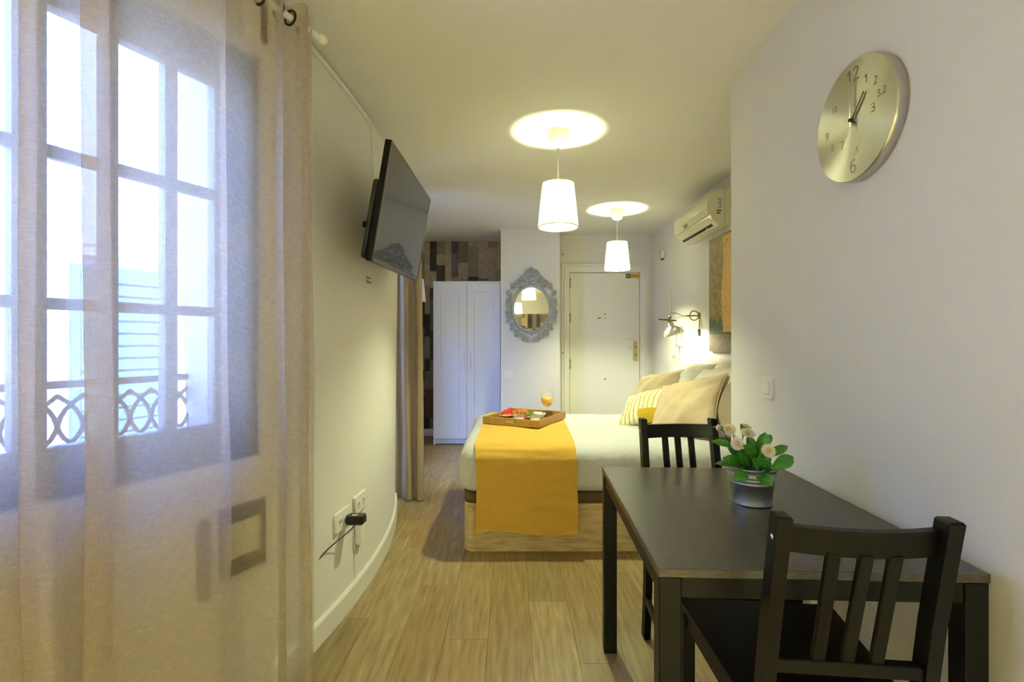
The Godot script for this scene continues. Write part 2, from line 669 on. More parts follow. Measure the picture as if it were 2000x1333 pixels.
func room() -> void:
	var wp: Material = M.wall_paint
	# floor: slab and boards
	var fl := struct("floor", plan([[-2.2, -2.6], [2.1, -2.6], [2.1, 7.0], [-1.8, 7.0], [-1.8, 4.0], [-1.2, 3.0], [-1.3, 1.5], [-2.2, 0.0]], -0.2, -0.012), M.floor_joint)
	var outline := PackedVector2Array()
	for v in room_outline():
		outline.append(Vector2(v[0], v[1]))
	if Geometry2D.is_polygon_clockwise(outline):
		outline.reverse()
	var row := 0
	var x := -1.9
	while x < 1.75:
		var d := -2.4 - fposmod(row * 0.47, 1.25)
		while d < 6.7:
			var r := PackedVector2Array([Vector2(x + 0.0006, d + 0.0006), Vector2(x + 0.1794, d + 0.0006), Vector2(x + 0.1794, d + 1.2494), Vector2(x + 0.0006, d + 1.2494)])
			for q in Geometry2D.intersect_polygons(r, outline):
				if q.size() >= 3 and area(q) > 0.004:
					var l := []
					for v in q:
						l.append([v.x, v.y])
					obj("board", plan(l, -0.012, rng.randf_range(-0.0004, 0.0)), M["floor_oak_%d" % rng.randi_range(0, 5)], fl)
			d += 1.25
		x += 0.18
		row += 1
	struct("ceiling", plan([[-2.2, -2.6], [2.1, -2.6], [2.1, 7.0], [-1.8, 7.0], [-1.7, 4.6], [-1.25, 3.6], [-1.3, 1.5], [-2.2, 0.0]], CEIL, CEIL + 0.2), M.ceiling_paint)
	# right side: dining wall, alcove
	struct("wall_right", plan([[1.10, -2.55], [1.95, -2.55], [1.95, 2.57], [1.10, 2.57]], -0.012, CEIL), wp)
	struct("wall_alcove", plan([[1.70, 2.57], [1.95, 2.57], [1.95, 6.5], [1.70, 6.5]], -0.012, CEIL), wp)
	struct("wall_door", plan([[0.5, 6.25], [1.70, 6.25], [1.70, 6.5], [0.5, 6.5]], -0.012, CEIL), wp)
	struct("wall_pillar", plan([[-0.13, 5.93], [0.555, 5.93], [0.555, 6.25], [0.5, 6.25], [0.5, 6.9], [-0.13, 6.9]], -0.012, CEIL), wp)
	var wb := struct("wall_back", plan([[-1.7, 6.65], [-0.13, 6.65], [-0.13, 6.9], [-1.7, 6.9]], -0.012, CEIL), M.dark_gap)
	collage(wb, -1.45, -0.13, 0.095, CEIL, 6.65, 1.0, true)
	struct("baseboard_back", boxb(p(-1.45, 0, 6.62), p(-0.13, 0.095, 6.65), 0.003), M.baseboard_paint)
	struct("wall_left_far", plan([[-1.45, 5.1], [-1.45, 6.9], [-1.7, 6.9], [-1.7, 5.1]], -0.012, CEIL), wp)
	# behind the camera
	var wr := struct("wall_rear", plan([[-2.1, -2.3], [1.10, -2.3], [1.10, -2.55], [-2.1, -2.55]], -0.012, CEIL), wp)
	collage(wr, -1.84, 1.10, 0.9, 1.98, -2.3, -1.0, false)
	struct("wall_left_near", plan([[-1.844, -2.5], [-1.844, -0.3], [-2.1, -0.3], [-2.1, -2.5]], -0.012, CEIL), wp)
	# left: the curved wall
	var st := st_new()
	var inner := []
	var outer := []
	for j in 9:
		var y := lerpf(-0.012, CEIL, j / 8.0)
		var a := []
		var b := []
		for i in 41:
			var d := lerpf(3.85, 1.775, i / 40.0)
			a.append(p(left_x(d, maxf(y, 0.0)), y, d))
			b.append(p(left_x(d, maxf(y, 0.0)) - 0.25, y, d))
		inner.append(a)
		outer.append(b)
	sheet(st, inner, false, 1, false)
	sheet(st, outer, false, 2, true)
	for i in 40:
		quad(st, inner[8][i], inner[8][i + 1], outer[8][i + 1], outer[8][i])
		quad(st, outer[0][i], outer[0][i + 1], inner[0][i + 1], inner[0][i])
	for j in 8:
		quad(st, outer[j][0], inner[j][0], inner[j + 1][0], outer[j + 1][0])
		quad(st, inner[j][40], outer[j][40], outer[j + 1][40], inner[j + 1][40])
	struct("wall_left", done(st), wp)
	# its baseboard
	st = st_new()
	var prof := [[0.0, 0.0], [0.016, 0.0], [0.016, 0.086], [0.011, 0.094], [0.0, 0.095]]
	var rows := []
	for i in 41:
		var d := lerpf(3.85, 1.78, i / 40.0)
		var r2 := []
		for q in prof:
			r2.append(p(left_x(d, q[1]) + q[0], q[1], d))
		rows.append(r2)
	for i in 40:
		for k in 4:
			quad(st, rows[i][k], rows[i][k + 1], rows[i + 1][k + 1], rows[i + 1][k], 10 + k)
	for e in [0, 40]:
		for k in range(1, 4):
			if e == 0:
				tri(st, rows[e][0], rows[e][k + 1], rows[e][k])
			else:
				tri(st, rows[e][0], rows[e][k], rows[e][k + 1])
	struct("baseboard_left", done(st), M.baseboard_paint)
	struct("baseboard_right", boxb(p(1.086, 0, -2.28), p(1.10, 0.085, 2.57), 0.003), M.baseboard_paint)

func area(q: PackedVector2Array) -> float:
	var s := 0.0
	for i in q.size():
		s += q[i].cross(q[(i + 1) % q.size()])
	return absf(s) * 0.5

# upright wood pieces of mixed sizes, side facing the room
func collage(parent: Node, x0: float, x1: float, y0: float, y1: float, d: float, dir: float, skip_hidden: bool) -> void:
	var x := x0
	var widths := [0.07, 0.09, 0.11, 0.13, 0.085, 0.1]
	var last := -1
	while x < x1 - 0.01:
		var w: float = minf(widths[rng.randi_range(0, 5)], x1 - x)
		if x1 - x - w < 0.04:
			w = x1 - x
		var y := y0
		while y < y1 - 0.005:
			var h: float = minf(rng.randf_range(0.12, 0.46), y1 - y)
			if y1 - y - h < 0.06:
				h = y1 - y
			var pick := [0, 0, 1, 1, 2, 3, 4, 4, 5, 6, 2, 3]
			var k: int = pick[rng.randi_range(0, 11)]
			if y > 1.9 and rng.randf() < 0.45:
				k = [3, 6, 2][rng.randi_range(0, 2)]
			if k == last:
				k = (k + 1) % 7
			last = k
			var hidden := skip_hidden and x > -0.92 and y + h < 1.9
			if not hidden:
				var t := rng.randf_range(0.003, 0.008)
				obj("plank", boxb(p(x + 0.0008, y + 0.0008, d), p(x + w - 0.0008, y + h - 0.0008, d - t * dir), 0.0012), M["collage_%d" % k], parent)
			y += h
		x += w

# ------------------------------------------------------------------ windows
# frame of the near window wall: local x along the wall away from the camera, z into the room
func near_wall() -> Transform3D:
	var z := Vector3(0.9015, 0, 0.4327)
	return Transform3D(Basis(Vector3.UP.cross(z), Vector3.UP, z), p(-0.848, 0, 1.775))

func far_wall() -> Transform3D:
	var t := p(-1.45, 0, 5.1) - p(-0.90, 0, 3.85)
	var x := t.normalized()
	return Transform3D(Basis(x, Vector3.UP, x.cross(Vector3.UP)), p(-0.90, 0, 3.85))

func placed(o: Node3D, xf: Transform3D) -> Node3D:
	o.transform = xf
	return o

func windows() -> void:
	var nw := near_wall()
	var wp: Material = M.wall_paint
	# wall around the near window
	var st := st_new()
	var xl := -2.42
	bx(st, Vector3((xl + 0.02) / 2, 0.4165, -0.125), Vector3(0.02 - xl, 0.857, 0.25))
	bx(st, Vector3((xl + 0.02) / 2, (2.2 + CEIL) / 2, -0.125), Vector3(0.02 - xl, CEIL - 2.2, 0.25))
	bx(st, Vector3(0.0, 1.5225, -0.125), Vector3(0.04, 1.355, 0.25))
	bx(st, Vector3((xl - 1.55) / 2, 1.5225, -0.125), Vector3(-1.55 - xl, 1.355, 0.25))
	placed(struct("wall_window", done(st), wp), nw)
	# wooden frame, bars and panes
	var w := Node3D.new()
	w.name = "window_1"
	add_child(w)
	w.set_meta("kind", "structure")
	w.transform = nw
	st = st_new()
	bx(st, Vector3(-0.785, 0.868, -0.1), Vector3(1.53, 0.046, 0.16), 0.004)
	bx(st, Vector3(-0.785, 2.178, -0.1), Vector3(1.53, 0.044, 0.16), 0.004)
	bx(st, Vector3(-0.045, 1.523, -0.1), Vector3(0.05, 1.354, 0.16), 0.004)
	bx(st, Vector3(-1.525, 1.523, -0.1), Vector3(0.05, 1.354, 0.16), 0.004)
	obj("frame", done(st), M.window_green, w)
	st = st_new()
	for e in [[0.928, 0.074], [2.118, 0.076]]:
		bx(st, Vector3(-0.785, e[0], -0.09), Vector3(1.43, e[1], 0.045), 0.004)
	obj("casement_rails", done(st), M.window_green, w)
	var panes := [[-0.261, -0.143], [-0.422, -0.297], [-0.581, -0.458], [-0.77, -0.649], [-0.93, -0.806], [-1.09, -0.966], [-1.25, -1.126], [-1.44, -1.286]]
	var rows := [[0.965, 1.315], [1.345, 1.70], [1.732, 2.08]]
	var last := -0.07
	for q in panes:
		obj("stile", boxb(Vector3(q[1], 0.965, -0.112), Vector3(last, 2.08, -0.068), 0.004), M.window_green, w)
		last = q[0]
		for r in rows:
			obj("pane", boxb(Vector3(q[0], r[0], -0.093), Vector3(q[1], r[1], -0.089)), M.pane_glass, w)
		for b in [[1.315, 1.345], [1.70, 1.732]]:
			obj("glazing_bar", boxb(Vector3(q[0], b[0], -0.105), Vector3(q[1], b[1], -0.075), 0.003), M.window_green, w)
	obj("stile", boxb(Vector3(-1.5, 0.965, -0.112), Vector3(last, 2.08, -0.068), 0.004), M.window_green, w)
	# the far window door behind the bend of the wall
	var fw := far_wall()
	st = st_new()
	var len := 1.366
	bx(st, Vector3(len / 2, 2.415, -0.125), Vector3(len, 0.23, 0.25))
	bx(st, Vector3(0.04, 1.144, -0.125), Vector3(0.08, 2.312, 0.25))
	bx(st, Vector3((0.673 + len) / 2, 1.144, -0.125), Vector3(len - 0.673, 2.312, 0.25))
	placed(struct("wall_window_far", done(st), wp), fw)
	var w2 := Node3D.new()
	w2.name = "window_2"
	add_child(w2)
	w2.set_meta("kind", "structure")
	w2.transform = fw
	st = st_new()
	bx(st, Vector3(0.3765, 0.05, -0.1), Vector3(0.593, 0.1, 0.1), 0.004)
	bx(st, Vector3(0.3765, 2.27, -0.1), Vector3(0.593, 0.06, 0.1), 0.004)
	for q in [0.11, 0.643]:
		bx(st, Vector3(q, 1.17, -0.1), Vector3(0.06, 2.14, 0.1), 0.004)
	obj("frame", done(st), M.window_green, w2)
	obj("pane", boxb(Vector3(0.14, 0.1, -0.103), Vector3(0.613, 2.24, -0.097)), M.pane_glass, w2)

# ------------------------------------------------------------------ the street
func outside() -> void:
	struct("street_ground", plan([[-14, -8], [-1.0, -8], [-1.0, 12], [-14, 12]], -3.7, -3.5), M.street)
	var nw := near_wall()
	# house across the street, its face 3.4 m from the window
	var f := Transform3D(nw.basis, nw.origin - nw.basis.z * 3.42)
	var h := thing("facade", "sunlit white house front across the street", "building")
	h.transform = f
	obj("wall", boxb(Vector3(-9.0, -3.5, -0.4), Vector3(4.6, 4.2, 0.0)), M.facade_plaster, h)
	obj("ledge", boxb(Vector3(-9.0, 1.93, 0.0), Vector3(4.6, 1.99, 0.05), 0.005), M.facade_plaster, h)
	obj("ledge", boxb(Vector3(-9.0, 2.03, 0.0), Vector3(4.6, 2.06, 0.03), 0.005), M.facade_plaster, h)
	obj("corner_strip", boxb(Vector3(1.76, -3.5, 0.0), Vector3(2.3, 2.44, 0.08), 0.005), M.facade_plaster, h)
	var s := obj("shutter", boxb(Vector3(0.92, -1.0, 0.0), Vector3(1.64, 1.86, 0.04), 0.004), M.shutter_teal, h)
	for i in 26:
		obj("slat", boxb(Vector3(0.98, -0.9 + i * 0.105, 0.04), Vector3(1.58, -0.815 + i * 0.105, 0.055), 0.003), M.shutter_teal, s)
	var c := thing("condenser", "outdoor air conditioner unit with round fan on the house opposite", "air conditioner")
	c.transform = f.translated_local(Vector3(2.1, 2.95, 0.22))
	obj("case", box(Vector3(0.8, 0.62, 0.3), 0.02, Vector3(0, 0.31, 0)), M.condenser_white, c)
	obj("fan_grille", lathed([Vector2(0, 0.02), Vector2(0.2, 0.02), Vector2(0.23, 0.0)], 28, Transform3D(Basis(Vector3(1, 0, 0), Vector3(0, 0, 1), Vector3(0, -1, 0)), Vector3(-0.08, 0.32, 0.15))), M.fan_grey, c)
	for sx in [-0.3, 0.3]:
		obj("bracket", box(Vector3(0.04, 0.05, 0.4), 0.004, Vector3(sx, -0.025, -0.02)), M.condenser_white, c)
	# balcony railing outside the window
	var r := thing("railing", "dark iron balcony railing with diamond lattice outside window", "railing")
	r.transform = nw
	obj("top_rail", boxb(Vector3(-1.6, 1.10, -0.262), Vector3(0.0, 1.122, -0.248), 0.003), M.iron, r)
	obj("bottom_rail", boxb(Vector3(-1.6, 0.90, -0.262), Vector3(0.0, 0.915, -0.248), 0.003), M.iron, r)
	var step := 0.062
	for i in 26:
		for k in 2:
			var x0 := -1.6 + i * step
			# bowed bars, two ways, that cross to a row of diamonds
			var pts := []
			for j in 9:
				var t := j / 8.0
				var u := t + 0.11 * sin(t * TAU)
				var xx: float = x0 + (u if k == 0 else 1.0 - u) * step * 2.0
				if xx > -0.01:
					break
				pts.append(Vector3(xx, 0.915 + t * 0.165, -0.255 + (0.003 if k == 0 else -0.003)))
			if pts.size() > 3:
				obj("lattice_bar", tubed(pts, 0.0068, 5), M.iron, r)

# ------------------------------------------------------------------ door, wall trims
func room_fittings() -> void:
	var d := 6.25
	var dr := Node3D.new()
	dr.name = "door_1"
	add_child(dr)
	dr.set_meta("kind", "structure")
	var st := st_new()
	for e in [[0.632, 0.70], [1.556, 1.632]]:
		bx(st, p((e[0] + e[1]) / 2, 1.035, d - 0.015), Vector3(e[1] - e[0], 2.07, 0.03), 0.004)
	bx(st, p(1.132, 2.107, d - 0.015), Vector3(1.0, 0.074, 0.03), 0.004)
	bx(st, p(1.132, 2.16, d - 0.012), Vector3(1.06, 0.03, 0.024), 0.004)
	bx(st, p(1.645, 1.08, d - 0.008), Vector3(0.03, 2.16, 0.016), 0.003)
	bx(st, p(0.62, 1.08, d - 0.008), Vector3(0.03, 2.16, 0.016), 0.003)
	obj("casing", done(st), M.door_paint, dr)
	obj("leaf", boxb(p(0.704, 0.006, d - 0.001), p(1.551, 2.064, d - 0.018), 0.002), M.door_paint, dr)
	obj("shadow_gap", boxb(p(0.70, 0, d - 0.0002), p(1.556, 2.07, d - 0.0012)), M.dark_gap, dr)
	for y in [1.97, 1.545, 0.985]:
		var g := obj("hinge", lathed([Vector2(0, 0), Vector2(0.008, 0.002), Vector2(0.008, 0.098), Vector2(0, 0.1)], 10, Transform3D(Basis.IDENTITY, p(0.708, y - 0.09, d - 0.026))), M.brass, dr)
		obj("hinge_tip", lathed([Vector2(0, 0), Vector2(0.007, 0.003), Vector2(0.004, 0.016), Vector2(0, 0.018)], 10, Transform3D(Basis.IDENTITY, p(0.708, y + 0.01, d - 0.026))), M.brown_metal, g)
	# lock plate with knob and keyhole
	var xf := Transform3D(Basis.IDENTITY, p(1.5, 1.115, d - 0.026))
	var pl := obj("lock_plate", prismed(rect_round(0.045, 0.25, 0.022), 0.008, xf), M.brass, dr)
	obj("lock_knob", lathed([Vector2(0.006, 0), Vector2(0.006, 0.014), Vector2(0.014, 0.02), Vector2(0.014, 0.03), Vector2(0, 0.032)], 14, Transform3D(Basis(Vector3(1, 0, 0), Vector3(0, 0, 1), Vector3(0, -1, 0)), p(1.5, 1.165, d - 0.034))), M.brass, pl)
	obj("keyhole", prismed(rect_round(0.012, 0.03, 0.006), 0.001, Transform3D(Basis.IDENTITY, p(1.5, 1.065, d - 0.0345))), M.dark_gap, pl)
	for q in [[1.131, 1.561], [1.131, 0.77]]:
		obj("peephole", lathed([Vector2(0.009, 0), Vector2(0.008, 0.004), Vector2(0, 0.003)], 12, Transform3D(Basis(Vector3(1, 0, 0), Vector3(0, 0, 1), Vector3(0, -1, 0)), p(q[0], q[1], d - 0.018))), M.brown_metal, dr)
	# stickers on the door: marks too small to read
	var stk := thing("door_sticker", "small grey printed sticker under the peephole of white door", "sticker", p(1.13, 1.515, d - 0.0185))
	obj("print", boxb(Vector3(-0.085, -0.008, 0), Vector3(-0.05, 0.006, 0.0008)), M.grey_print, stk)
	obj("print", boxb(Vector3(-0.035, -0.003, 0), Vector3(0.03, 0.004, 0.0008)), M.plastic_cream, stk)
	obj("print", boxb(Vector3(-0.03, -0.001, 0), Vector3(0.025, 0.002, 0.001)), M.grey_print, stk)
	var st2 := thing("door_notice", "narrow white strip notice above the brass lock plate", "sticker", p(1.44, 1.262, d - 0.0185))
	obj("strip", boxb(Vector3(-0.085, -0.007, 0), Vector3(0.06, 0.007, 0.0008)), M.plastic_white, st2)
	obj("print", boxb(Vector3(-0.07, -0.002, 0.0008), Vector3(0.045, 0.001, 0.0011)), M.grey_print, st2)
	var st3 := thing("door_tag", "small white tag with two lines beside the lock plate", "sticker", p(1.435, 1.14, d - 0.0185))
	obj("tag", boxb(Vector3(-0.025, -0.03, 0), Vector3(0.025, 0.03, 0.0008)), M.plastic_white, st3)
	for y in [0.015, -0.012]:
		obj("print", boxb(Vector3(-0.02, y, 0.0008), Vector3(0.02, y + 0.005, 0.0011)), M.grey_print, st3)
	var sg := thing("exit_sign", "small yellow and black exit sign on door top corner", "sign", p(1.47, 2.027, d - 0.019))
	obj("plate", boxb(Vector3(-0.085, -0.026, 0), Vector3(0.08, 0.026, 0.003)), M.sign_yellow, sg)
	obj("pictogram", boxb(Vector3(-0.085, -0.026, 0.003), Vector3(-0.03, 0.026, 0.0036)), M.sign_black, sg)
	obj("pictogram_arrow", boxb(Vector3(-0.075, -0.012, 0.0036), Vector3(-0.06, 0.012, 0.0042)), M.sign_yellow, sg)
	obj("pictogram_man", boxb(Vector3(-0.052, -0.016, 0.0036), Vector3(-0.042, 0.016, 0.0042)), M.sign_yellow, sg)
	var tm := TextMesh.new()
	tm.text = "SALIDA"
	tm.font_size = 32
	tm.pixel_size = 0.00085
	tm.depth = 0.0008
	var sf := SystemFont.new()
	sf.font_names = PackedStringArray(["Droid Sans"])
	sf.font_weight = 700
	tm.font = sf
	var tx := obj("lettering", tm, M.sign_black, sg)
	tx.position = Vector3(0.025, 0, 0.0034)
	# cable duct up the pillar edge and little catches of the cupboard above the door
	var cd := thing("pillar_cable", "thin dark cable running down the pillar edge beside the door", "cable")
	obj("cable", tubed([p(0.566, 0.3, 6.23), p(0.566, 2.0, 6.23)], 0.006, 6), M.dark_gap, cd)
	obj("cable", tubed([p(0.566, 2.08, 6.23), p(0.566, 2.525, 6.23)], 0.006, 6), M.dark_gap, cd)
	obj("clip", boxb(p(0.556, 2.0, 6.215), p(0.585, 2.08, 6.245), 0.004), M.plastic_white, cd)
	for y in [2.29, 1.09]:
		var ct := thing("catch", ["small brass catch on wall above the door frame", "small brass catch beside the door frame at handle height"][0 if y > 2 else 1], "catch", p(0.612, y, d - 0.005))
		obj("plate", box(Vector3(0.012, 0.05, 0.008), 0.002), M.plastic_cream, ct)
		obj("knob", box(Vector3(0.014, 0.014, 0.014), 0.004, Vector3(0.008, 0, 0.008)), M.brown_metal, ct)
	# cable trunking at the top of the curved wall and down to the television
	st = st_new()
	var pts := []
	for i in 13:
		var dd := lerpf(1.8, 3.0, i / 12.0)
		pts.append(p(left_x(dd, 2.5) + 0.008, 2.505, dd))
	var c1 := thing("cable_trunking", "white cable trunking along the ceiling down to television", "trunking")
	for i in 12:
		var a: Vector3 = pts[i]
		var b: Vector3 = pts[i + 1]
		var t := (b - a)
		bx(st, (a + b) / 2, Vector3(0.016, 0.022, t.length() + 0.001), 0.002, facing(t))
	obj("ceiling_run", done(st), M.plastic_white, c1)
	st = st_new()
	for i in 8:
		var ya := lerpf(2.5, 1.85, i / 8.0)
		var yb := lerpf(2.5, 1.85, (i + 1) / 8.0)
		bx(st, p(left_x(3.02, (ya + yb) / 2) + 0.007, (ya + yb) / 2, 3.02), Vector3(0.016, ya - yb + 0.001, 0.024), 0.002)
	obj("drop", done(st), M.plastic_white, c1)

# wall plate: local z away from the wall
func switch_plate(called: String, label: String, category: String, xf: Transform3D, size := 0.085) -> void:
	var t := thing(called, label, category)
	t.transform = xf
	obj("plate", prismed(rect_round(size, size, 0.008), 0.009), M.plastic_white, t)
	var k := obj("rocker", box(Vector3(size * 0.6, size * 0.62, 0.006), 0.002, Vector3(0, 0, 0.011), Basis(Vector3.RIGHT, 0.05)), M.plastic_white, t)
	obj("surround", prismed(rect_round(size * 0.68, size * 0.7, 0.004), 0.0004, Transform3D(Basis.IDENTITY, Vector3(0, 0, 0.009))), M.white_satin, k)

# ------------------------------------------------------------------ lamps, television, wardrobe, air conditioner
func pendant(label: String, at: Vector3, lit: float, scale_ := 1.0, cord_len := 0.3) -> void:
	var t := thing("pendant_lamp", label, "lamp", at, 0.0, "pleated pendant lamps")
	var c := obj("canopy", lathed([Vector2(0.0, -0.108), Vector2(0.022, -0.106), Vector2(0.045, -0.09), Vector2(0.058, -0.055), Vector2(0.066, -0.012), Vector2(0.068, 0.0)], 32), M.lamp_white, t)
	obj("strain_relief", lathed([Vector2(0.0, -0.13), Vector2(0.007, -0.128), Vector2(0.011, -0.11), Vector2(0.009, -0.1)], 16), M.lamp_white, c)
	obj("cord", tubed([Vector3(0, -0.12, 0), Vector3(0, -0.16 - cord_len, 0)], 0.0035, 8), M.lamp_white, t)
	var y1 := -0.02 - cord_len
	var h := 0.275 * scale_
	var st := st_new()
	var rt := 0.094 * scale_
	var rb := 0.122 * scale_
	var prof := []
	for i in 7:
		var k := i / 6.0
		prof.append(Vector2(lerpf(rb, rt, k), y1 - h + h * k))
	lathe(st, prof, 180, Transform3D.IDENTITY, 1, 0.0016 * scale_, 60)
	obj("shade", done(st), M.shade_fabric, t)
	for q in [[rb, y1 - h], [rt, y1 - 0.006]]:
		st = st_new()
		lathe(st, [Vector2(q[0] - 0.003, q[1]), Vector2(q[0] + 0.003, q[1]), Vector2(q[0] + 0.003, q[1] + 0.007), Vector2(q[0] - 0.003, q[1] + 0.007), Vector2(q[0] - 0.003, q[1])], 64)
		obj("shade_trim", done(st), M.shade_band, t)
	st = st_new()
	for k in 3:
		var a := TAU * k / 3.0
		tube(st, [Vector3(cos(a) * 0.018, y1 - 0.03, sin(a) * 0.018), Vector3(cos(a) * (rt - 0.003), y1 - 0.012, sin(a) * (rt - 0.003))], 0.0015, 5)
	obj("spider", done(st), M.lamp_white, t)
	obj("socket", lathed([Vector2(0, y1 - 0.105), Vector2(0.02, y1 - 0.105), Vector2(0.02, y1 - 0.01), Vector2(0.006, y1 + 0.012), Vector2(0, y1 + 0.012)], 16), M.lamp_white, t)
	var by := y1 - 0.17
	var bulb := obj("bulb", lathed([Vector2(0, by - 0.032), Vector2(0.018, by - 0.027), Vector2(0.03, by - 0.01), Vector2(0.031, by + 0.006), Vector2(0.022, by + 0.034), Vector2(0.014, by + 0.05), Vector2(0.014, by + 0.066), Vector2(0, by + 0.066)], 20), M.bulb_glow if lit > 0.0 else M.lamp_white, t)
	if lit > 0.0:
		var l := OmniLight3D.new()
		l.name = "bulb_light"
		l.light_color = Color(0.97, 1.0, 0.80)
		l.light_energy = lit
		l.omni_range = 14.0
		l.omni_attenuation = 2.0
		l.light_size = 0.03
		l.shadow_enabled = true
		l.position = Vector3(0, by, 0)
		bulb.add_child(l)

func big_furniture() -> void:
	pendant("lit pleated white pendant lamp nearest, left of the second one", p(0.285, CEIL, 3.16), 2.0)
	pendant("lit pleated white pendant lamp hanging in front of the door", p(1.035, CEIL, 5.04), 2.2)
	pendant("lit pleated pendant lamp over the kitchen end, seen in oval mirror", p(0.14, CEIL, -1.25), 20.0)
	pendant("unlit cream pendant shade half hidden behind the television", p(-0.94, CEIL, 5.0), 0.0, 0.8, 0.67)
	# television on a wall arm
	var tl := p(-0.521, 2.11, 2.228)
	var tr := p(-0.526, 2.151, 3.327)
	var bl := p(-0.614, 1.5855, 2.238)
	var ex := (tr - tl).normalized()
	var ey := (tl - bl).normalized()
	ey = (ey - ex * ey.dot(ex)).normalized()
	var w := (tr - tl).length()
	var h := (tl - bl).length()
	var tv := thing("television", "black flat television tilted on a wall arm at curved wall", "television")
	tv.transform = Transform3D(Basis(ex, ey, ex.cross(ey)), (tr + bl) / 2)
	obj("bezel", box(Vector3(w, h, 0.028), 0.003, Vector3(0, 0, -0.016)), M.tv_frame, tv)
	obj("screen", boxb(Vector3(-w / 2 + 0.012, -h / 2 + 0.022, -0.002), Vector3(w / 2 - 0.012, h / 2 - 0.012, 0.0)), M.tv_screen, tv)
	var st := st_new()
	bx(st, Vector3(0, -h / 2 + 0.01, -0.0005), Vector3(w, 0.02, 0.005), 0.001)
	for s in [-1.0, 1.0]:
		bx(st, Vector3(s * (w / 2 - 0.005), 0, -0.0005), Vector3(0.01, h, 0.005), 0.001)
	bx(st, Vector3(0, h / 2 - 0.005, -0.0005), Vector3(w, 0.01, 0.005), 0.001)
	obj("bezel_trim", done(st), M.tv_trim, tv)
	obj("back_housing", box(Vector3(w * 0.985, h * 0.66, 0.028), 0.008, Vector3(0, -h * 0.155, -0.042)), M.plastic_black, tv)
	st = st_new()
	bx(st, Vector3(0, 0, -0.06), Vector3(0.22, 0.22, 0.012), 0.002)
	obj("mount_plate", done(st), M.plastic_black, tv)
	var inv := tv.transform.affine_inverse()
	obj("wall_arm", tubed([Vector3(0, 0, -0.08), inv * p(-0.72, 1.87, 2.85), inv * p(left_x(2.78, 1.87) + 0.01, 1.87, 2.78)], 0.018, 8), M.plastic_black, tv)
	# wardrobe
	var wd := thing("wardrobe", "white two-door wardrobe with recessed panels beside the pillar", "wardrobe", p(-0.535, 0, 6.34))
	var y0 := 0.075
	var y1 := 1.925
	st = st_new()
	for s in [-1.0, 1.0]:
		bx(st, Vector3(s * 0.391, 0.97, 0.01), Vector3(0.018, 1.94, 0.5), 0.001)
	bx(st, Vector3(0, 1.933, 0.015), Vector3(0.8, 0.02, 0.53), 0.001)
	bx(st, Vector3(0, 0.06, 0.01), Vector3(0.764, 0.018, 0.5), 0.001)
	bx(st, Vector3(0, 1.0, -0.235), Vector3(0.764, 1.85, 0.01))
	obj("carcass", done(st), M.white_satin, wd)
	obj("plinth", box(Vector3(0.764, 0.04, 0.016), 0.001, Vector3(0, 0.031, 0.235)), M.white_satin, wd)
	for s in [-1.0, 1.0]:
		var d0 := 0.001 if s > 0 else -0.398
		var d1 := 0.398 if s > 0 else -0.001
		st = st_new()
		var zc := 0.27
		bx(st, Vector3((d0 + 0.045), (y0 + y1) / 2, zc), Vector3(0.09, y1 - y0, 0.02), 0.005)
		bx(st, Vector3((d1 - 0.045), (y0 + y1) / 2, zc), Vector3(0.09, y1 - y0, 0.02), 0.005)
		bx(st, Vector3((d0 + d1) / 2, y0 + 0.05, zc), Vector3(0.397, 0.1, 0.0199), 0.005)
		bx(st, Vector3((d0 + d1) / 2, y1 - 0.055, zc), Vector3(0.397, 0.11, 0.0199), 0.005)
		var dr := obj("door", done(st), M.white_satin, wd)
		obj("panel", boxb(Vector3(d0 + 0.085, y0 + 0.09, 0.262), Vector3(d1 - 0.085, y1 - 0.1, 0.268)), M.white_satin, dr)
		obj("handle", box(Vector3(0.016, 0.2, 0.022), 0.004, Vector3(s * 0.035, 0.985, 0.298)), M.plastic_white, dr)
	# air conditioner
	var ac := thing("air_conditioner", "white split air conditioner unit high on wall above bed", "air conditioner")
	ac.transform = Transform3D(Basis(Vector3(-1, 0, 0), Vector3(0, 1, 0), Vector3(0, 0, -1)), p(1.70, 2.125, 3.93))
	var len := 0.825
	var body := PackedVector2Array([Vector2(0.0, 0.012), Vector2(0.06, 0.0), Vector2(0.115, 0.0), Vector2(0.165, 0.05), Vector2(0.178, 0.085), Vector2(0.186, 0.14), Vector2(0.178, 0.21), Vector2(0.155, 0.255), Vector2(0.12, 0.275), Vector2(0.0, 0.28)])
	obj("housing", prismed(body, len), M.plastic_cream, ac)
	var panel := PackedVector2Array([Vector2(0.176, 0.082), Vector2(0.188, 0.084), Vector2(0.197, 0.14), Vector2(0.188, 0.214), Vector2(0.163, 0.263), Vector2(0.152, 0.256), Vector2(0.176, 0.21), Vector2(0.184, 0.14)])
	obj("front_panel", prismed(panel, len - 0.02, Transform3D(Basis.IDENTITY, Vector3(0, 0, 0.012))), M.plastic_cream, ac)
	obj("side_seam", boxb(Vector3(0.066, 0.004, -0.0008), Vector3(0.068, 0.278, 0.001)), M.grey_print, ac)
	var slant := Basis(Vector3(0, 0, 1), deg_to_rad(45.0))
	obj("air_slot", box(Vector3(0.022, 0.004, len - 0.14), 0.0, Vector3(0.134, 0.0185, len / 2), slant), M.dark_gap, ac)
	obj("louver", box(Vector3(0.05, 0.006, len - 0.09), 0.002, Vector3(0.1625, 0.046, len / 2), slant), M.plastic_cream, ac)
	obj("lower_louver", box(Vector3(0.05, 0.004, len - 0.1), 0.001, Vector3(0.085, -0.002, len / 2)), M.plastic_cream, ac)
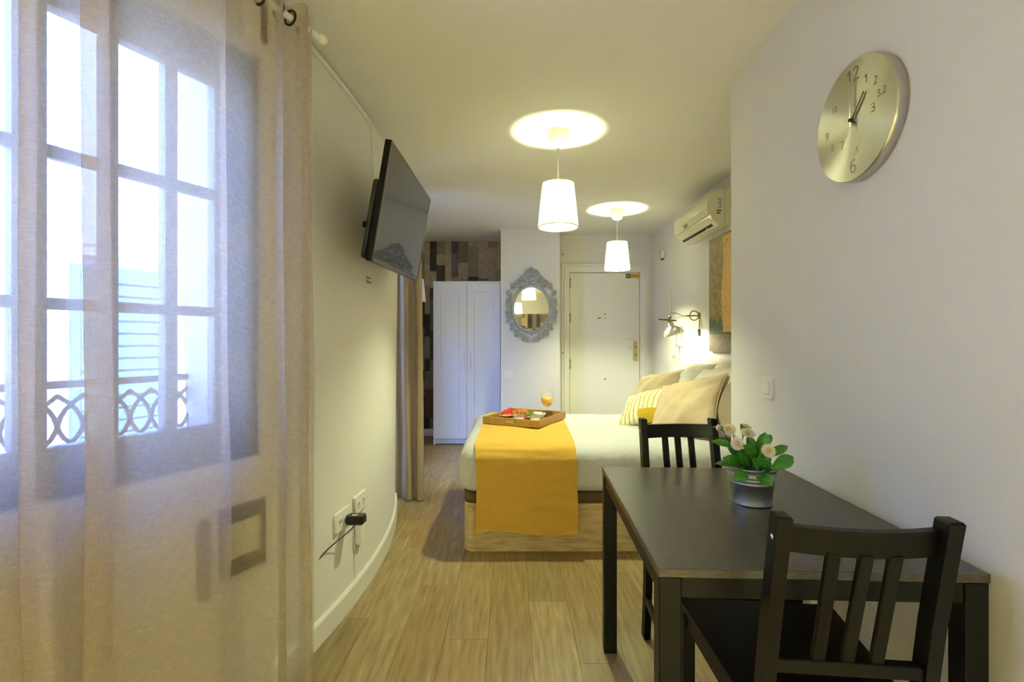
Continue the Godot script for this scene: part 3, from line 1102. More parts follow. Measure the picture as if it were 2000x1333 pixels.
	obj("display", box(Vector3(0.004, 0.03, 0.085), 0.001, Vector3(0.1925, 0.108, 0.52), Basis(Vector3(0, 0, 1), -0.16)), M.grey_print, ac)
	var sk := obj("rating_label", boxb(Vector3(0.085, 0.13, -0.0012), Vector3(0.128, 0.215, 0.0)), M.plastic_white, ac)
	for i in 7:
		obj("print_line", boxb(Vector3(0.09, 0.2 - i * 0.011, -0.0018), Vector3(0.123 - 0.006 * (i % 3), 0.205 - i * 0.011, -0.0012)), M.grey_print, sk)
	for i in 2:
		obj("print_mark", boxb(Vector3(0.092 + 0.01 * i, 0.108 - i * 0.018, -0.0012), Vector3(0.13, 0.117 - i * 0.018, 0.0)), M.sign_black, ac)
	obj("drain_cap", boxb(Vector3(0.0, -0.002, -0.003), Vector3(0.012, 0.012, 0.0)), M.dark_gap, ac)

# ------------------------------------------------------------------ dining table and chairs
func chair(label: String, at: Vector3, turn: float) -> void:
	var t := thing("dining_chair", label, "chair", at, turn, "black slat-back dining chairs")
	var m: Material = M.chair_black
	var st := st_new()
	prism(st, PackedVector2Array([Vector2(-0.219, 0.235), Vector2(0.219, 0.235), Vector2(0.176, -0.225), Vector2(-0.176, -0.225)]), 0.018, Transform3D(Basis(Vector3(1, 0, 0), Vector3(0, 0, -1), Vector3(0, 1, 0)), Vector3(0, 0.432, 0)))
	obj("seat", done(st), m, t)
	for s in [-1.0, 1.0]:
		obj("front_leg", box(Vector3(0.034, 0.432, 0.034), 0.003, Vector3(s * 0.198, 0.216, -0.21)), m, t)
		# rear post: foot, seat height, top
		st = st_new()
		var ctr := [Vector3(s * 0.158, 0.0, 0.262), Vector3(s * 0.156, 0.22, 0.243), Vector3(s * 0.154, 0.45, 0.247), Vector3(s * 0.152, 0.68, 0.288), Vector3(s * 0.151, 0.896, 0.336)]
		var rows := []
		for c in ctr:
			rows.append([c + Vector3(-0.0135, 0, 0.021), c + Vector3(0.0135, 0, 0.021), c + Vector3(0.0135, 0, -0.021), c + Vector3(-0.0135, 0, -0.021)])
		for r in 4:
			for k in 4:
				quad(st, rows[r][k], rows[r][(k + 1) % 4], rows[r + 1][(k + 1) % 4], rows[r + 1][k], 20 + k)
		var tp := []
		for v in rows[4]:
			tp.append(ctr[4] + Vector3(0, 0.004, 0) + (v - ctr[4]) * 0.82)
		for k in 4:
			quad(st, rows[4][k], rows[4][(k + 1) % 4], tp[(k + 1) % 4], tp[k])
		quad(st, tp[0], tp[1], tp[2], tp[3])
		quad(st, rows[0][3], rows[0][2], rows[0][1], rows[0][0])
		var po := obj("rear_post", done(st), m, t)
		obj("bolt", lathed([Vector2(0.006, 0), Vector2(0.005, 0.002), Vector2(0, 0.002)], 10, Transform3D(Basis(Vector3(0, 1, 0), Vector3(s, 0, 0), Vector3(0, 0, -s)), Vector3(s * 0.1645, 0.852, 0.326))), M.chrome, po)
		obj("side_apron", box(Vector3(0.018, 0.05, 0.43), 0.002, Vector3(s * 0.179, 0.405, 0.015), Basis(Vector3.UP, -s * 0.088)), m, t)
		obj("side_stretcher", box(Vector3(0.016, 0.035, 0.43), 0.002, Vector3(s * 0.179, 0.17, 0.02), Basis(Vector3.UP, -s * 0.088)), m, t)
	obj("front_apron", box(Vector3(0.37, 0.05, 0.018), 0.002, Vector3(0, 0.405, -0.212)), m, t)
	# top rail bowed back
	st = st_new()
	var g := []
	for i in 13:
		var x := lerpf(-0.139, 0.139, i / 12.0)
		var bow := 0.024 * (1.0 - pow(x / 0.139, 2))
		var row := []
		for q in [[0.822, 0.298], [0.822, 0.318], [0.876, 0.33], [0.876, 0.31]]:
			row.append(Vector3(x, q[0], q[1] + bow))
		g.append(row)
	for i in 12:
		for k in 4:
			quad(st, g[i][k], g[i + 1][k], g[i + 1][(k + 1) % 4], g[i][(k + 1) % 4], 30 + k)
	obj("top_rail", done(st), m, t)
	obj("lower_rail", box(Vector3(0.282, 0.028, 0.024), 0.002, Vector3(0, 0.573, 0.272)), m, t)
	for k in 3:
		var x := (k - 1) * 0.056
		var a := Vector3(x, 0.58, 0.272)
		var b := Vector3(x, 0.83, 0.342 - 0.006 * absf(k - 1))
		var dir := (b - a).normalized()
		obj("slat", box(Vector3(0.026, (b - a).length(), 0.012), 0.002, (a + b) / 2, Basis(Vector3.RIGHT, dir, Vector3.RIGHT.cross(dir))), m, t)

func dining() -> void:
	var t := thing("dining_table", "black-brown rectangular dining table against the right wall", "table", p(0.7043, 0, 1.594), -0.04)
	var w := 0.718
	var d := 0.929
	obj("tabletop", box(Vector3(w, 0.02, d), 0.0015, Vector3(0, 0.716, 0)), M.table_top, t)
	for sx in [-1.0, 1.0]:
		for sz in [-1.0, 1.0]:
			obj("leg", box(Vector3(0.05, 0.706, 0.05), 0.002, Vector3(sx * (w / 2 - 0.027), 0.353, sz * (d / 2 - 0.027))), M.black_lacquer, t)
		obj("apron", box(Vector3(0.018, 0.048, d - 0.106), 0.001, Vector3(sx * (w / 2 - 0.016), 0.682, 0)), M.black_lacquer, t)
		obj("end_apron", box(Vector3(w - 0.106, 0.048, 0.018), 0.001, Vector3(0, 0.682, sx * (d / 2 - 0.016))), M.black_lacquer, t)
	chair("black slat-back wooden chair nearest, seat pushed under table", p(0.705, 0, 1.31), -0.10)
	chair("black slat-back wooden chair at far table end against bed", p(0.722, 0, 1.877), PI + 0.02)
	plant()

func plant() -> void:
	var at := p(0.755, 0.726, 1.613)
	var pot := thing("metal_pot", "small zinc bucket pot with raised bands on dining table", "pot", at)
	var prof := [Vector2(0.0, 0.004), Vector2(0.052, 0.004), Vector2(0.054, 0.0), Vector2(0.0585, 0.001), Vector2(0.0592, 0.004), Vector2(0.0575, 0.007), Vector2(0.0655, 0.066), Vector2(0.069, 0.068), Vector2(0.066, 0.071), Vector2(0.0665, 0.077), Vector2(0.0708, 0.08), Vector2(0.0675, 0.083), Vector2(0.068, 0.088), Vector2(0.0725, 0.091), Vector2(0.069, 0.094), Vector2(0.0725, 0.111), Vector2(0.0755, 0.113), Vector2(0.0755, 0.116), Vector2(0.0725, 0.117), Vector2(0.071, 0.111), Vector2(0.066, 0.085)]
	obj("bucket", lathed(prof, 48), M.zinc, pot)
	obj("soil", lathed([Vector2(0.067, 0.09), Vector2(0.04, 0.097), Vector2(0, 0.1)], 24), M.soil, pot)
	var pl := thing("daisy_plant", "green plant with double cream daisies growing in zinc pot", "plant", at)
	# flowers: centre, where they look, size
	var fl := [
		[Vector3(-0.021, 0.221, 0.02), Vector3(0.0, 0.8, 0.5), 0.025], [Vector3(0.0295, 0.172, 0.045), Vector3(-0.1, 0.35, 0.9), 0.024],
		[Vector3(-0.072, 0.229, 0.0), Vector3(-0.3, 0.55, 0.6), 0.024], [Vector3(-0.059, 0.192, 0.035), Vector3(-0.5, 0.3, 0.6), 0.023],
		[Vector3(-0.106, 0.236, 0.005), Vector3(-0.8, 0.1, 0.2), 0.012], [Vector3(-0.005, 0.233, -0.03), Vector3(0.2, 0.8, 0.1), 0.02]]
	for f in fl:
		var st := st_new()
		var root: Vector3 = Vector3(f[0].x * 0.3, 0.095, f[0].z * 0.3)
		var nrm: Vector3 = f[1].normalized()
		var mid: Vector3 = root.lerp(f[0], 0.6) + Vector3(0, 0.02, 0)
		tube(st, spline([root, mid, f[0] - nrm * 0.008], 5), 0.0018, 6)
		obj("stem", done(st), M.stem, pl)
		var b := facing(nrm) if absf(nrm.y) < 0.98 else Basis.IDENTITY
		var xf := Transform3D(Basis(b.x, b.z, -b.y), f[0])
		st = st_new()
		var R: float = f[2]
		for ring in 4:
			var n := 18 - ring * 3
			for k in n:
				var a: float = TAU * (k + ring * 0.37) / n
				var lift := 0.1 + ring * 0.27
				var l := R * (1.0 - ring * 0.16)
				var u := Vector3(cos(a), 0, sin(a))
				var v := Vector3(-sin(a), 0, cos(a))
				var tip := u * l * cos(lift) + Vector3.UP * (l * sin(lift) * 0.6 + ring * 0.0015)
				var base_ := u * l * 0.25 + Vector3.UP * ring * 0.001
				var md := base_.lerp(tip, 0.6) + Vector3.UP * R * 0.12
				var hw := l * 0.2
				quad(st, xf * base_, xf * (md - v * hw), xf * tip, xf * (md + v * hw))
		var o := obj("flower", done(st), M.petal, pl)
		if R > 0.015:
			obj("heart", lathed([Vector2(R * 0.34, R * 0.3), Vector2(R * 0.28, R * 0.42), Vector2(0, R * 0.46)], 12, xf), M.flower_heart, o)
		obj("calyx", lathed([Vector2(0.0, -0.007), Vector2(R * 0.35, -0.004), Vector2(R * 0.5, 0.001)], 10, xf), M.leaf, o)
	# leaves: root offset, tip, width
	var lv := [
		[Vector3(0.02, 0.1, 0.04), Vector3(0.105, 0.168, 0.045), 0.036], [Vector3(0.02, 0.13, 0.0), Vector3(0.108, 0.193, 0.01), 0.024],
		[Vector3(0.0, 0.13, 0.0), Vector3(0.038, 0.236, 0.01), 0.036], [Vector3(0.02, 0.16, -0.01), Vector3(0.072, 0.218, -0.02), 0.022],
		[Vector3(-0.03, 0.19, 0.0), Vector3(-0.03, 0.255, -0.01), 0.014], [Vector3(-0.02, 0.1, 0.05), Vector3(0.012, 0.088, 0.1), 0.036],
		[Vector3(-0.02, 0.11, 0.03), Vector3(-0.085, 0.098, 0.065), 0.034], [Vector3(-0.03, 0.11, 0.0), Vector3(-0.115, 0.133, 0.0), 0.018],
		[Vector3(-0.03, 0.11, 0.0), Vector3(-0.1, 0.155, 0.02), 0.028], [Vector3(-0.04, 0.16, 0.0), Vector3(-0.13, 0.207, 0.01), 0.022],
		[Vector3(-0.04, 0.2, 0.0), Vector3(-0.115, 0.247, -0.02), 0.014], [Vector3(0.0, 0.1, 0.04), Vector3(-0.035, 0.165, 0.075), 0.028],
		[Vector3(0.0, 0.1, 0.05), Vector3(0.0, 0.138, 0.09), 0.034], [Vector3(0.0, 0.1, 0.03), Vector3(0.01, 0.17, 0.06), 0.034],
		[Vector3(-0.03, 0.11, 0.02), Vector3(-0.06, 0.175, 0.04), 0.03], [Vector3(-0.02, 0.13, 0.02), Vector3(-0.03, 0.195, 0.06), 0.026],
		[Vector3(0.0, 0.1, -0.03), Vector3(0.03, 0.2, -0.05), 0.034], [Vector3(-0.02, 0.1, -0.03), Vector3(-0.06, 0.19, -0.04), 0.034],
		[Vector3(0.02, 0.1, -0.02), Vector3(0.08, 0.15, -0.06), 0.032], [Vector3(-0.01, 0.12, 0.01), Vector3(-0.012, 0.225, 0.0), 0.03],
		[Vector3(0.01, 0.14, 0.02), Vector3(0.02, 0.215, 0.025), 0.028], [Vector3(-0.02, 0.15, 0.03), Vector3(-0.055, 0.2, 0.06), 0.03]]
	# more leaves round the heart of the plant
	for k in 12:
		var a := TAU * k / 12.0 + 0.2
		var r := 0.035 + 0.03 * fposmod(k * 0.618, 1.0)
		lv.append([Vector3(cos(a) * 0.02, 0.1, sin(a) * 0.02), Vector3(cos(a) * r - 0.012, 0.135 + 0.06 * fposmod(k * 0.377, 1.0), sin(a) * r + 0.01), 0.028])
	for q in lv:
		obj("leaf", leaf_mesh(q[0], q[1], q[2] * 1.12), M.leaf, pl)

func leaf_mesh(a: Vector3, b: Vector3, w: float) -> ArrayMesh:
	var st := st_new()
	var t := b - a
	var side := t.cross(Vector3(0.15, 0.55, 1.0)).normalized()
	var up := side.cross(t).normalized()
	var shape := [0.06, 0.07, 0.16, 0.38, 0.5, 0.53, 0.42, 0.07]
	var g := []
	for i in 8:
		var k := i / 7.0
		var c := a + t * k + up * 0.12 * t.length() * sin(k * PI) - Vector3.UP * 0.12 * t.length() * k * k
		var row := []
		for j in 5:
			var s := (j - 2) / 2.0
			row.append(c + side * s * shape[i] * w + up * absf(s) * shape[i] * w * 0.35)
		g.append(row)
	sheet(st, g)
	return done(st)

# ------------------------------------------------------------------ bed
func outline_rows(x0: float, x1: float, d0: float, d1: float, r: float, levels: Array, amp: float, sd: int) -> Array:
	var n := FastNoiseLite.new()
	n.seed = sd
	n.frequency = 3.2
	n.fractal_octaves = 3
	var rows := []
	var cx := (x0 + x1) / 2
	var cd := (d0 + d1) / 2
	for l in levels:
		var w: float = maxf(x1 - x0 - 2 * l[1], 0.02)
		var h: float = maxf(d1 - d0 - 2 * l[1], 0.02)
		var base := []
		# sides cut into short steps so that creases show
		var rr := clampf(r - l[1], 0.004, minf(w, h) / 2 - 0.001)
		var q := rect_round(w, h, rr, 6)
		for i in q.size():
			var a := q[i]
			var b := q[(i + 1) % q.size()]
			var steps := 1 if i % 7 != 6 else 24
			for k in steps:
				base.append(a.lerp(b, float(k) / steps))
		var row := []
		for v in base:
			var pt := p(cx + v.x, l[0], cd - v.y)
			var e := n.get_noise_3d(pt.x * 1.0, pt.y * 1.6, pt.z) * amp
			var outw := Vector3(v.x / w, 0.6 if l[1] > 0.03 and l[0] > 0.5 else 0.0, v.y / h)
			row.append(pt + outw * e)
		rows.append(row)
	return rows

func bed_things() -> void:
	var bed := thing("bed_base", "light oak storage bed base with brown upholstered band", "bed")
	var st := st_new()
	bx(st, p(0.7325, 0.142, 3.675), Vector3(1.895, 0.284, 1.35), 0.002)
	obj("storage_box", done(st), M.bed_oak, bed)
	# rounded corner posts at the foot end
	for s in [-1.0, 1.0]:
		var q := PackedVector2Array()
		q.append(Vector2(0.0, 0.0))
		for i in 9:
			var a := PI + i / 8.0 * PI / 2
			q.append(Vector2(cos(a) * 0.068, sin(a) * 0.068))
		var dd := 3.0 + 0.068 if s < 0 else 4.35 - 0.068
		var b := Basis(Vector3(1, 0, 0), Vector3(0, 0, 1) * s, Vector3(0, 1, 0))
		obj("corner", prismed(q, 0.284, Transform3D(b if s > 0 else Basis(Vector3(1, 0, 0), Vector3(0, 0, -1), Vector3(0, 1, 0)), p(-0.2155, 0, dd))), M.bed_oak, bed)
	obj("end_panel", boxb(p(-0.2836, 0, 3.068), p(-0.2145, 0.284, 4.282), 0.001), M.bed_oak, bed)
	st = st_new()
	sheet(st, outline_rows(-0.284, 1.68, 2.998, 4.352, 0.07, [[0.284, 0.02], [0.284, 0.0], [0.345, 0.0], [0.347, 0.02], [0.347, 0.5]], 0.0, 1), true)
	obj("top_band", done(st), M.bed_band, bed)
	obj("headboard", box(Vector3(0.06, 0.74, 1.34), 0.02, p(1.665, 0.72, 3.67)), M.cushion_cream, bed)
	var mt := thing("mattress", "thick mattress under a smooth white cover on oak base", "mattress")
	st = st_new()
	var lv := [[0.352, 0.3], [0.350, 0.075], [0.356, 0.045], [0.372, 0.018], [0.40, 0.004], [0.45, 0.0], [0.50, 0.0], [0.54, 0.003], [0.568, 0.012], [0.592, 0.03], [0.61, 0.058], [0.621, 0.095], [0.6255, 0.15], [0.627, 0.25], [0.626, 0.4], [0.626, 0.55], [0.626, 0.69]]
	var rows := outline_rows(-0.318, 1.63, 2.955, 4.385, 0.11, lv, 0.016, 9)
	sheet(st, rows, true)
	for i in rows[-1].size():
		tri(st, rows[-1][i], rows[-1][(i + 1) % rows[-1].size()], p(0.656, 0.626, 3.67), 1)
	obj("cover", done(st), M.linen_white, mt)
	# yellow throw
	var path := spline([Vector2(2.924, 0.14), Vector2(2.93, 0.24), Vector2(2.938, 0.345), Vector2(2.94, 0.45), Vector2(2.942, 0.53), Vector2(2.955, 0.575), Vector2(2.985, 0.612), Vector2(3.04, 0.632), Vector2(3.15, 0.637), Vector2(3.4, 0.637), Vector2(3.8, 0.637), Vector2(4.15, 0.637), Vector2(4.3, 0.631), Vector2(4.37, 0.6), Vector2(4.402, 0.54), Vector2(4.41, 0.42)], 5)
	var n := FastNoiseLite.new()
	n.seed = 77
	n.frequency = 2.2
	n.fractal_octaves = 3
	var g := []
	for i in path.size():
		var k: float = i / float(path.size() - 1)
		var c: Vector2 = path[i]
		var nx: Vector2 = path[mini(i + 1, path.size() - 1)] - path[maxi(i - 1, 0)]
		var nr := Vector2(-nx.y, nx.x).normalized()
		var xl := lerpf(-0.212, -0.196, clampf((c.x - 2.94) / 1.4, 0, 1)) + 0.008 * sin(k * 9.0)
		var xr := lerpf(0.372, 0.405, clampf((c.x - 2.94) / 1.4, 0, 1)) + 0.006 * sin(k * 7.0 + 1.0)
		var row := []
		for j in 41:
			var u := j / 40.0
			var x := lerpf(xl, xr, u)
			# shallow cross folds below the bed edge, gathered from the left
			var side_part := clampf((0.6 - c.y) / 0.3, 0.0, 1.0) if c.x < 3.2 else 0.15
			var e := 0.014 * n.get_noise_2d(x * 1.3 + 3.0, (c.x * 2.0 + c.y) * 4.0) * (0.4 + side_part) + 0.004
			e += 0.006 * sin((c.y * 120.0) + 8.0 * n.get_noise_2d(x * 0.8, c.y * 2.0)) * side_part * maxf(0.0, n.get_noise_2d(x * 1.4 + 9.0, c.y * 3.0) + 0.25)
			var drop := (0.008 * sin(u * 7.0) - 0.012 * u) * clampf((0.3 - c.y) / 0.16, 0, 1) if c.x < 3.2 else 0.0
			row.append(p(x, c.y + nr.y * e + drop, c.x + nr.x * e))
		g.append(row)
	st = st_new()
	sheet(st, g, false, 1, false)
	tag(obj("throw_blanket", done(st), M.throw_yellow), "mustard yellow throw laid across the white bed and down its side", "blanket")
	pillows()
	tray()

# stuffed cushion: w wide, h tall, t thick, local z is the front
func cushion(called: String, label: String, m: Material, w: float, h: float, t: float, b: Basis, at: Vector3, pinch := 0.09, crease := 0.012, sd := 1, uv := false) -> Node3D:
	var n := FastNoiseLite.new()
	n.seed = sd
	n.frequency = 1.3
	n.fractal_octaves = 3
	var st := st_new()
	var N := 28
	for face in [1.0, -1.0]:
		var g := []
		var uvs := []
		for i in N + 1:
			var row := []
			var ur := []
			for j in N + 1:
				var u := -cos(PI * j / N)
				var v := -cos(PI * i / N)
				var x := w / 2 * u * (1.0 - pinch * (1.0 - v * v))
				var y := h / 2 * v * (1.0 - pinch * (1.0 - u * u))
				var puff: float = pow(maxf(0.0, (1.0 - u * u) * (1.0 - v * v)), 0.55)
				var z := t / 2 * puff
				z += crease * n.get_noise_2d(u * 1.2 + face * 3.0, v * 1.2) * puff
				# creases run in from the corners
				z += crease * 0.5 * sin((u - v) * 9.0 + 4.0 * n.get_noise_2d(u, v)) * puff * clampf(absf(u) + absf(v) - 0.7, 0.0, 1.0)
				row.append(Vector3(x, y, face * z))
				ur.append(Vector2(u * 0.5 + 0.5, 0.5 - v * 0.5))
			g.append(row)
			uvs.append(ur)
		if face < 0:
			for r in g:
				r.reverse()
			for r in uvs:
				r.reverse()
		if uv:
			sheet_uv(st, g, uvs)
		else:
			sheet(st, g)
	var o := thing(called, label, "cushion" if called == "cushion" else "pillow")
	o.transform = Transform3D(b, at)
	obj("cover", done(st), m, o)
	# piped edge
	var edge := []
	for s in 4:
		for i in 10:
			var k := -1.0 + 2.0 * i / 10.0
			var uvp: Vector2 = [Vector2(k, -1), Vector2(1, k), Vector2(-k, 1), Vector2(-1, -k)][s]
			edge.append(Vector3(w / 2 * uvp.x * (1.0 - pinch * (1.0 - uvp.y * uvp.y)), h / 2 * uvp.y * (1.0 - pinch * (1.0 - uvp.x * uvp.x)), 0))
	edge.append(edge[0])
	obj("seam", tubed(edge, 0.0035, 5), m, o)
	return o

# front looks towards the foot of the bed: yaw turns it to the camera, lean tips it back, roll spins it
func lean(yaw: float, back: float, roll: float) -> Basis:
	var b := Basis(Vector3.UP, deg_to_rad(-90.0 + yaw))
	return b * Basis(Vector3.RIGHT, deg_to_rad(-back)) * Basis(Vector3.BACK, deg_to_rad(roll))

func pillows() -> void:
	cushion("pillow", "white bed pillow leaning on headboard, farthest from camera", M.pillow_white, 0.55, 0.44, 0.22, lean(-2, 50, 8), p(1.36, 0.895, 4.12), 0.07, 0.02, 3)
	cushion("pillow", "cream bed pillow leaning on headboard near the wall corner", M.cushion_cream, 0.6, 0.46, 0.22, lean(14, 42, 6), p(1.39, 0.875, 3.5), 0.07, 0.02, 4)
	cushion("cushion", "plain beige cushion behind the striped one", M.cushion_beige, 0.46, 0.44, 0.2, lean(30, 42, 16), p(1.15, 0.82, 4.05), 0.1, 0.022, 5)
	cushion("cushion", "large beige cushion with creases in front of the others", M.cushion_beige, 0.48, 0.48, 0.22, lean(30, 46, 20), p(1.15, 0.81, 3.37), 0.11, 0.03, 6)
	cushion("cushion", "cream and olive striped cushion with mustard corner", M.cushion_stripe, 0.42, 0.36, 0.17, lean(30, 52, 24), p(0.985, 0.75, 3.74), 0.1, 0.016, 7, true)
	cushion("cushion", "pale ribbed cushion half hidden by the wall corner", M.cushion_textured, 0.44, 0.44, 0.2, lean(20, 35, 8), p(1.41, 0.82, 3.12), 0.1, 0.018, 8)

func tray() -> void:
	var at := p(0.099, 0.646, 3.775)
	var t := thing("bamboo_tray", "bamboo breakfast tray with handle slots on yellow throw", "tray", at, -0.47)
	var w := 0.44
	var d := 0.5
	var h := 0.052
	obj("tray_bottom", box(Vector3(w - 0.02, 0.008, d - 0.02), 0.0, Vector3(0, 0.004, 0)), M.bamboo, t)
	for s in [-1.0, 1.0]:
		obj("tray_side", box(Vector3(0.012, h, d), 0.002, Vector3(s * (w / 2 - 0.006), h / 2, 0)), M.bamboo, t)
		var st := st_new()
		var zz: float = s * (d / 2 - 0.006)
		var a := 0.045
		bx(st, Vector3((w / 2 + a) / 2 - 0.006, h / 2, zz), Vector3(w / 2 - a - 0.012, h, 0.012), 0.002)
		bx(st, Vector3(-(w / 2 + a) / 2 + 0.006, h / 2, zz), Vector3(w / 2 - a - 0.012, h, 0.012), 0.002)
		bx(st, Vector3(0, 0.01, zz), Vector3(2 * a, 0.02, 0.012), 0.001)
		bx(st, Vector3(0, h - 0.007, zz), Vector3(2 * a, 0.014, 0.012), 0.001)
		obj("tray_end", done(st), M.bamboo, t)
	var y := 0.654
	var pl := thing("plate", "white plate of breakfast food on bamboo tray", "plate", p(0.06, y, 3.85))
	obj("dish", lathed([Vector2(0, 0.003), Vector2(0.05, 0.003), Vector2(0.055, 0.0), Vector2(0.06, 0.003), Vector2(0.1, 0.016), Vector2(0.101, 0.018), Vector2(0.062, 0.008), Vector2(0, 0.007)], 40), M.porcelain, pl)
	# croissant
	var c := thing("croissant", "golden brown croissant on white plate", "croissant", p(0.065, y + 0.012, 3.83), 0.3)
	c.scale = Vector3.ONE * 1.35
	for i in 7:
		var k := (i - 3) / 3.0
		var st := st_new()
		var r := 0.026 * (1.0 - 0.6 * k * k)
		lathe(st, [Vector2(0, -0.013), Vector2(r * 0.8, -0.009), Vector2(r, 0.0), Vector2(r * 0.85, 0.009), Vector2(0, 0.013)], 16, Transform3D(Basis(Vector3(0, 1, 0), Vector3(cos(k * 0.9), 0, sin(k * 0.9)), Vector3(sin(k * 0.9), 0, -cos(k * 0.9))), Vector3(k * 0.052, r * 0.95, -0.03 * k * k)))
		obj("roll", done(st), M.croissant, c)
	# fruit
	for q in [[-0.012, 3.9, 0.03, "red melon wedge at the left of the tray, upper"], [-0.045, 3.86, 0.02, "red melon wedge at the left of the tray, lower"]]:
		var wd := thing("melon_wedge", q[3], "fruit", p(q[0], y + 0.014, q[1]), 0.4, "melon wedges on tray")
		var poly := PackedVector2Array()
		for i in 11:
			var a := PI * i / 10.0
			poly.append(Vector2(cos(a) * 0.036, sin(a) * 0.03 + q[2]))
		obj("flesh", prismed(poly, 0.018), M.melon, wd)
		var rind := PackedVector2Array([Vector2(-0.037, q[2] - 0.006), Vector2(0.037, q[2] - 0.006), Vector2(0.036, q[2]), Vector2(-0.036, q[2])])
		obj("rind", prismed(rind, 0.0185), M.lettuce, wd)
	for q in [[0.1, 3.78, "small red strawberry beside the croissant"], [0.03, 3.78, "small red strawberry in front of the croissant"]]:
		var s := thing("strawberry", q[2], "fruit", p(q[0], y + 0.01, q[1]), 0.0, "strawberries on plate")
		obj("fruit_flesh", lathed([Vector2(0, 0), Vector2(0.008, 0.004), Vector2(0.014, 0.016), Vector2(0.012, 0.024), Vector2(0, 0.027)], 14), M.berry, s)
		obj("leaf_cap", lathed([Vector2(0.012, 0.0255), Vector2(0.006, 0.028), Vector2(0, 0.03)], 7), M.lettuce, s)
	# sandwich with lettuce
	var sw := thing("sandwich", "open sandwich with lettuce and ham on left of tray", "sandwich", p(-0.02, y + 0.002, 3.79), 0.5)
	obj("bread", box(Vector3(0.1, 0.014, 0.07), 0.005, Vector3(0, 0.007, 0)), M.bread, sw)
	for k in 2:
		var st := st_new()
		var g := []
		for i in 9:
			var row := []
			for j in 9:
				row.append(Vector3((i - 4) * 0.0145, 0.017 + k * 0.012 + 0.004 * sin(i * 1.9 + k) * cos(j * 1.7), (j - 4) * 0.011 - k * 0.006))
			g.append(row)
		sheet(st, g, false, 1, true)
		obj(["lettuce", "ham"][k], done(st), [M.lettuce, M.ham][k], sw)
	var lg := thing("lettuce_leaf", "crumpled green lettuce leaf right of the croissant", "lettuce", p(0.135, y + 0.012, 3.80))
	var st3 := st_new()
	var g3 := []
	for i in 9:
		var row := []
		for j in 13:
			var a := TAU * j / 12.0
			var r := 0.036 * i / 8.0
			row.append(Vector3(cos(a) * r, 0.008 + 0.022 * pow(i / 8.0, 2) + 0.006 * sin(a * 5.0) * i / 8.0, sin(a) * r))
		g3.append(row)
	sheet(st3, g3, false, 1, true)
	obj("frill", done(st3), M.lettuce, lg)
	var bw := thing("bowl", "small white bowl at the back of the tray", "bowl", p(0.205, y, 3.83))
	obj("shell", lathed([Vector2(0, 0.002), Vector2(0.025, 0.0), Vector2(0.028, 0.004), Vector2(0.045, 0.03), Vector2(0.047, 0.045), Vector2(0.0455, 0.0455), Vector2(0.042, 0.03), Vector2(0.024, 0.008), Vector2(0, 0.007)], 32), M.porcelain, bw)
	# two glass cups in front
	for q in [[0.05, 3.655, "clear glass cup at front of tray, left one"], [0.165, 3.625, "clear glass cup at front of tray, right one"]]:
		var gl := thing("glass_cup", q[2], "glass", p(q[0], y, q[1]), 0.0, "glass cups on tray")
		obj("cup_wall", lathed([Vector2(0, 0.0), Vector2(0.032, 0.0), Vector2(0.034, 0.003), Vector2(0.042, 0.056), Vector2(0.04, 0.057), Vector2(0.033, 0.006), Vector2(0, 0.005)], 32), M.glass, gl)
		obj("filling", lathed([Vector2(0, 0.0055), Vector2(0.0325, 0.006), Vector2(0.0355, 0.028), Vector2(0, 0.029)], 24), M.cushion_cream, gl)
	# stemmed glass of juice
	var wg := thing("juice_glass", "stemmed glass half full of orange juice on tray", "glass", p(0.265, y, 3.85))
	obj("goblet", lathed([Vector2(0, 0.0), Vector2(0.034, 0.0), Vector2(0.034, 0.0015), Vector2(0.008, 0.005), Vector2(0.004, 0.012), Vector2(0.0035, 0.075), Vector2(0.006, 0.082), Vector2(0.028, 0.094), Vector2(0.043, 0.115), Vector2(0.049, 0.145), Vector2(0.045, 0.185), Vector2(0.04, 0.205), Vector2(0.039, 0.205), Vector2(0.0438, 0.184), Vector2(0.0478, 0.145), Vector2(0.0418, 0.116), Vector2(0.027, 0.0955), Vector2(0.0, 0.0865)], 40), M.glass, wg)
	obj("orange_juice", lathed([Vector2(0, 0.0875), Vector2(0.0265, 0.0962), Vector2(0.0413, 0.1165), Vector2(0.0472, 0.145), Vector2(0.047, 0.152), Vector2(0, 0.152)], 36), M.juice, wg)

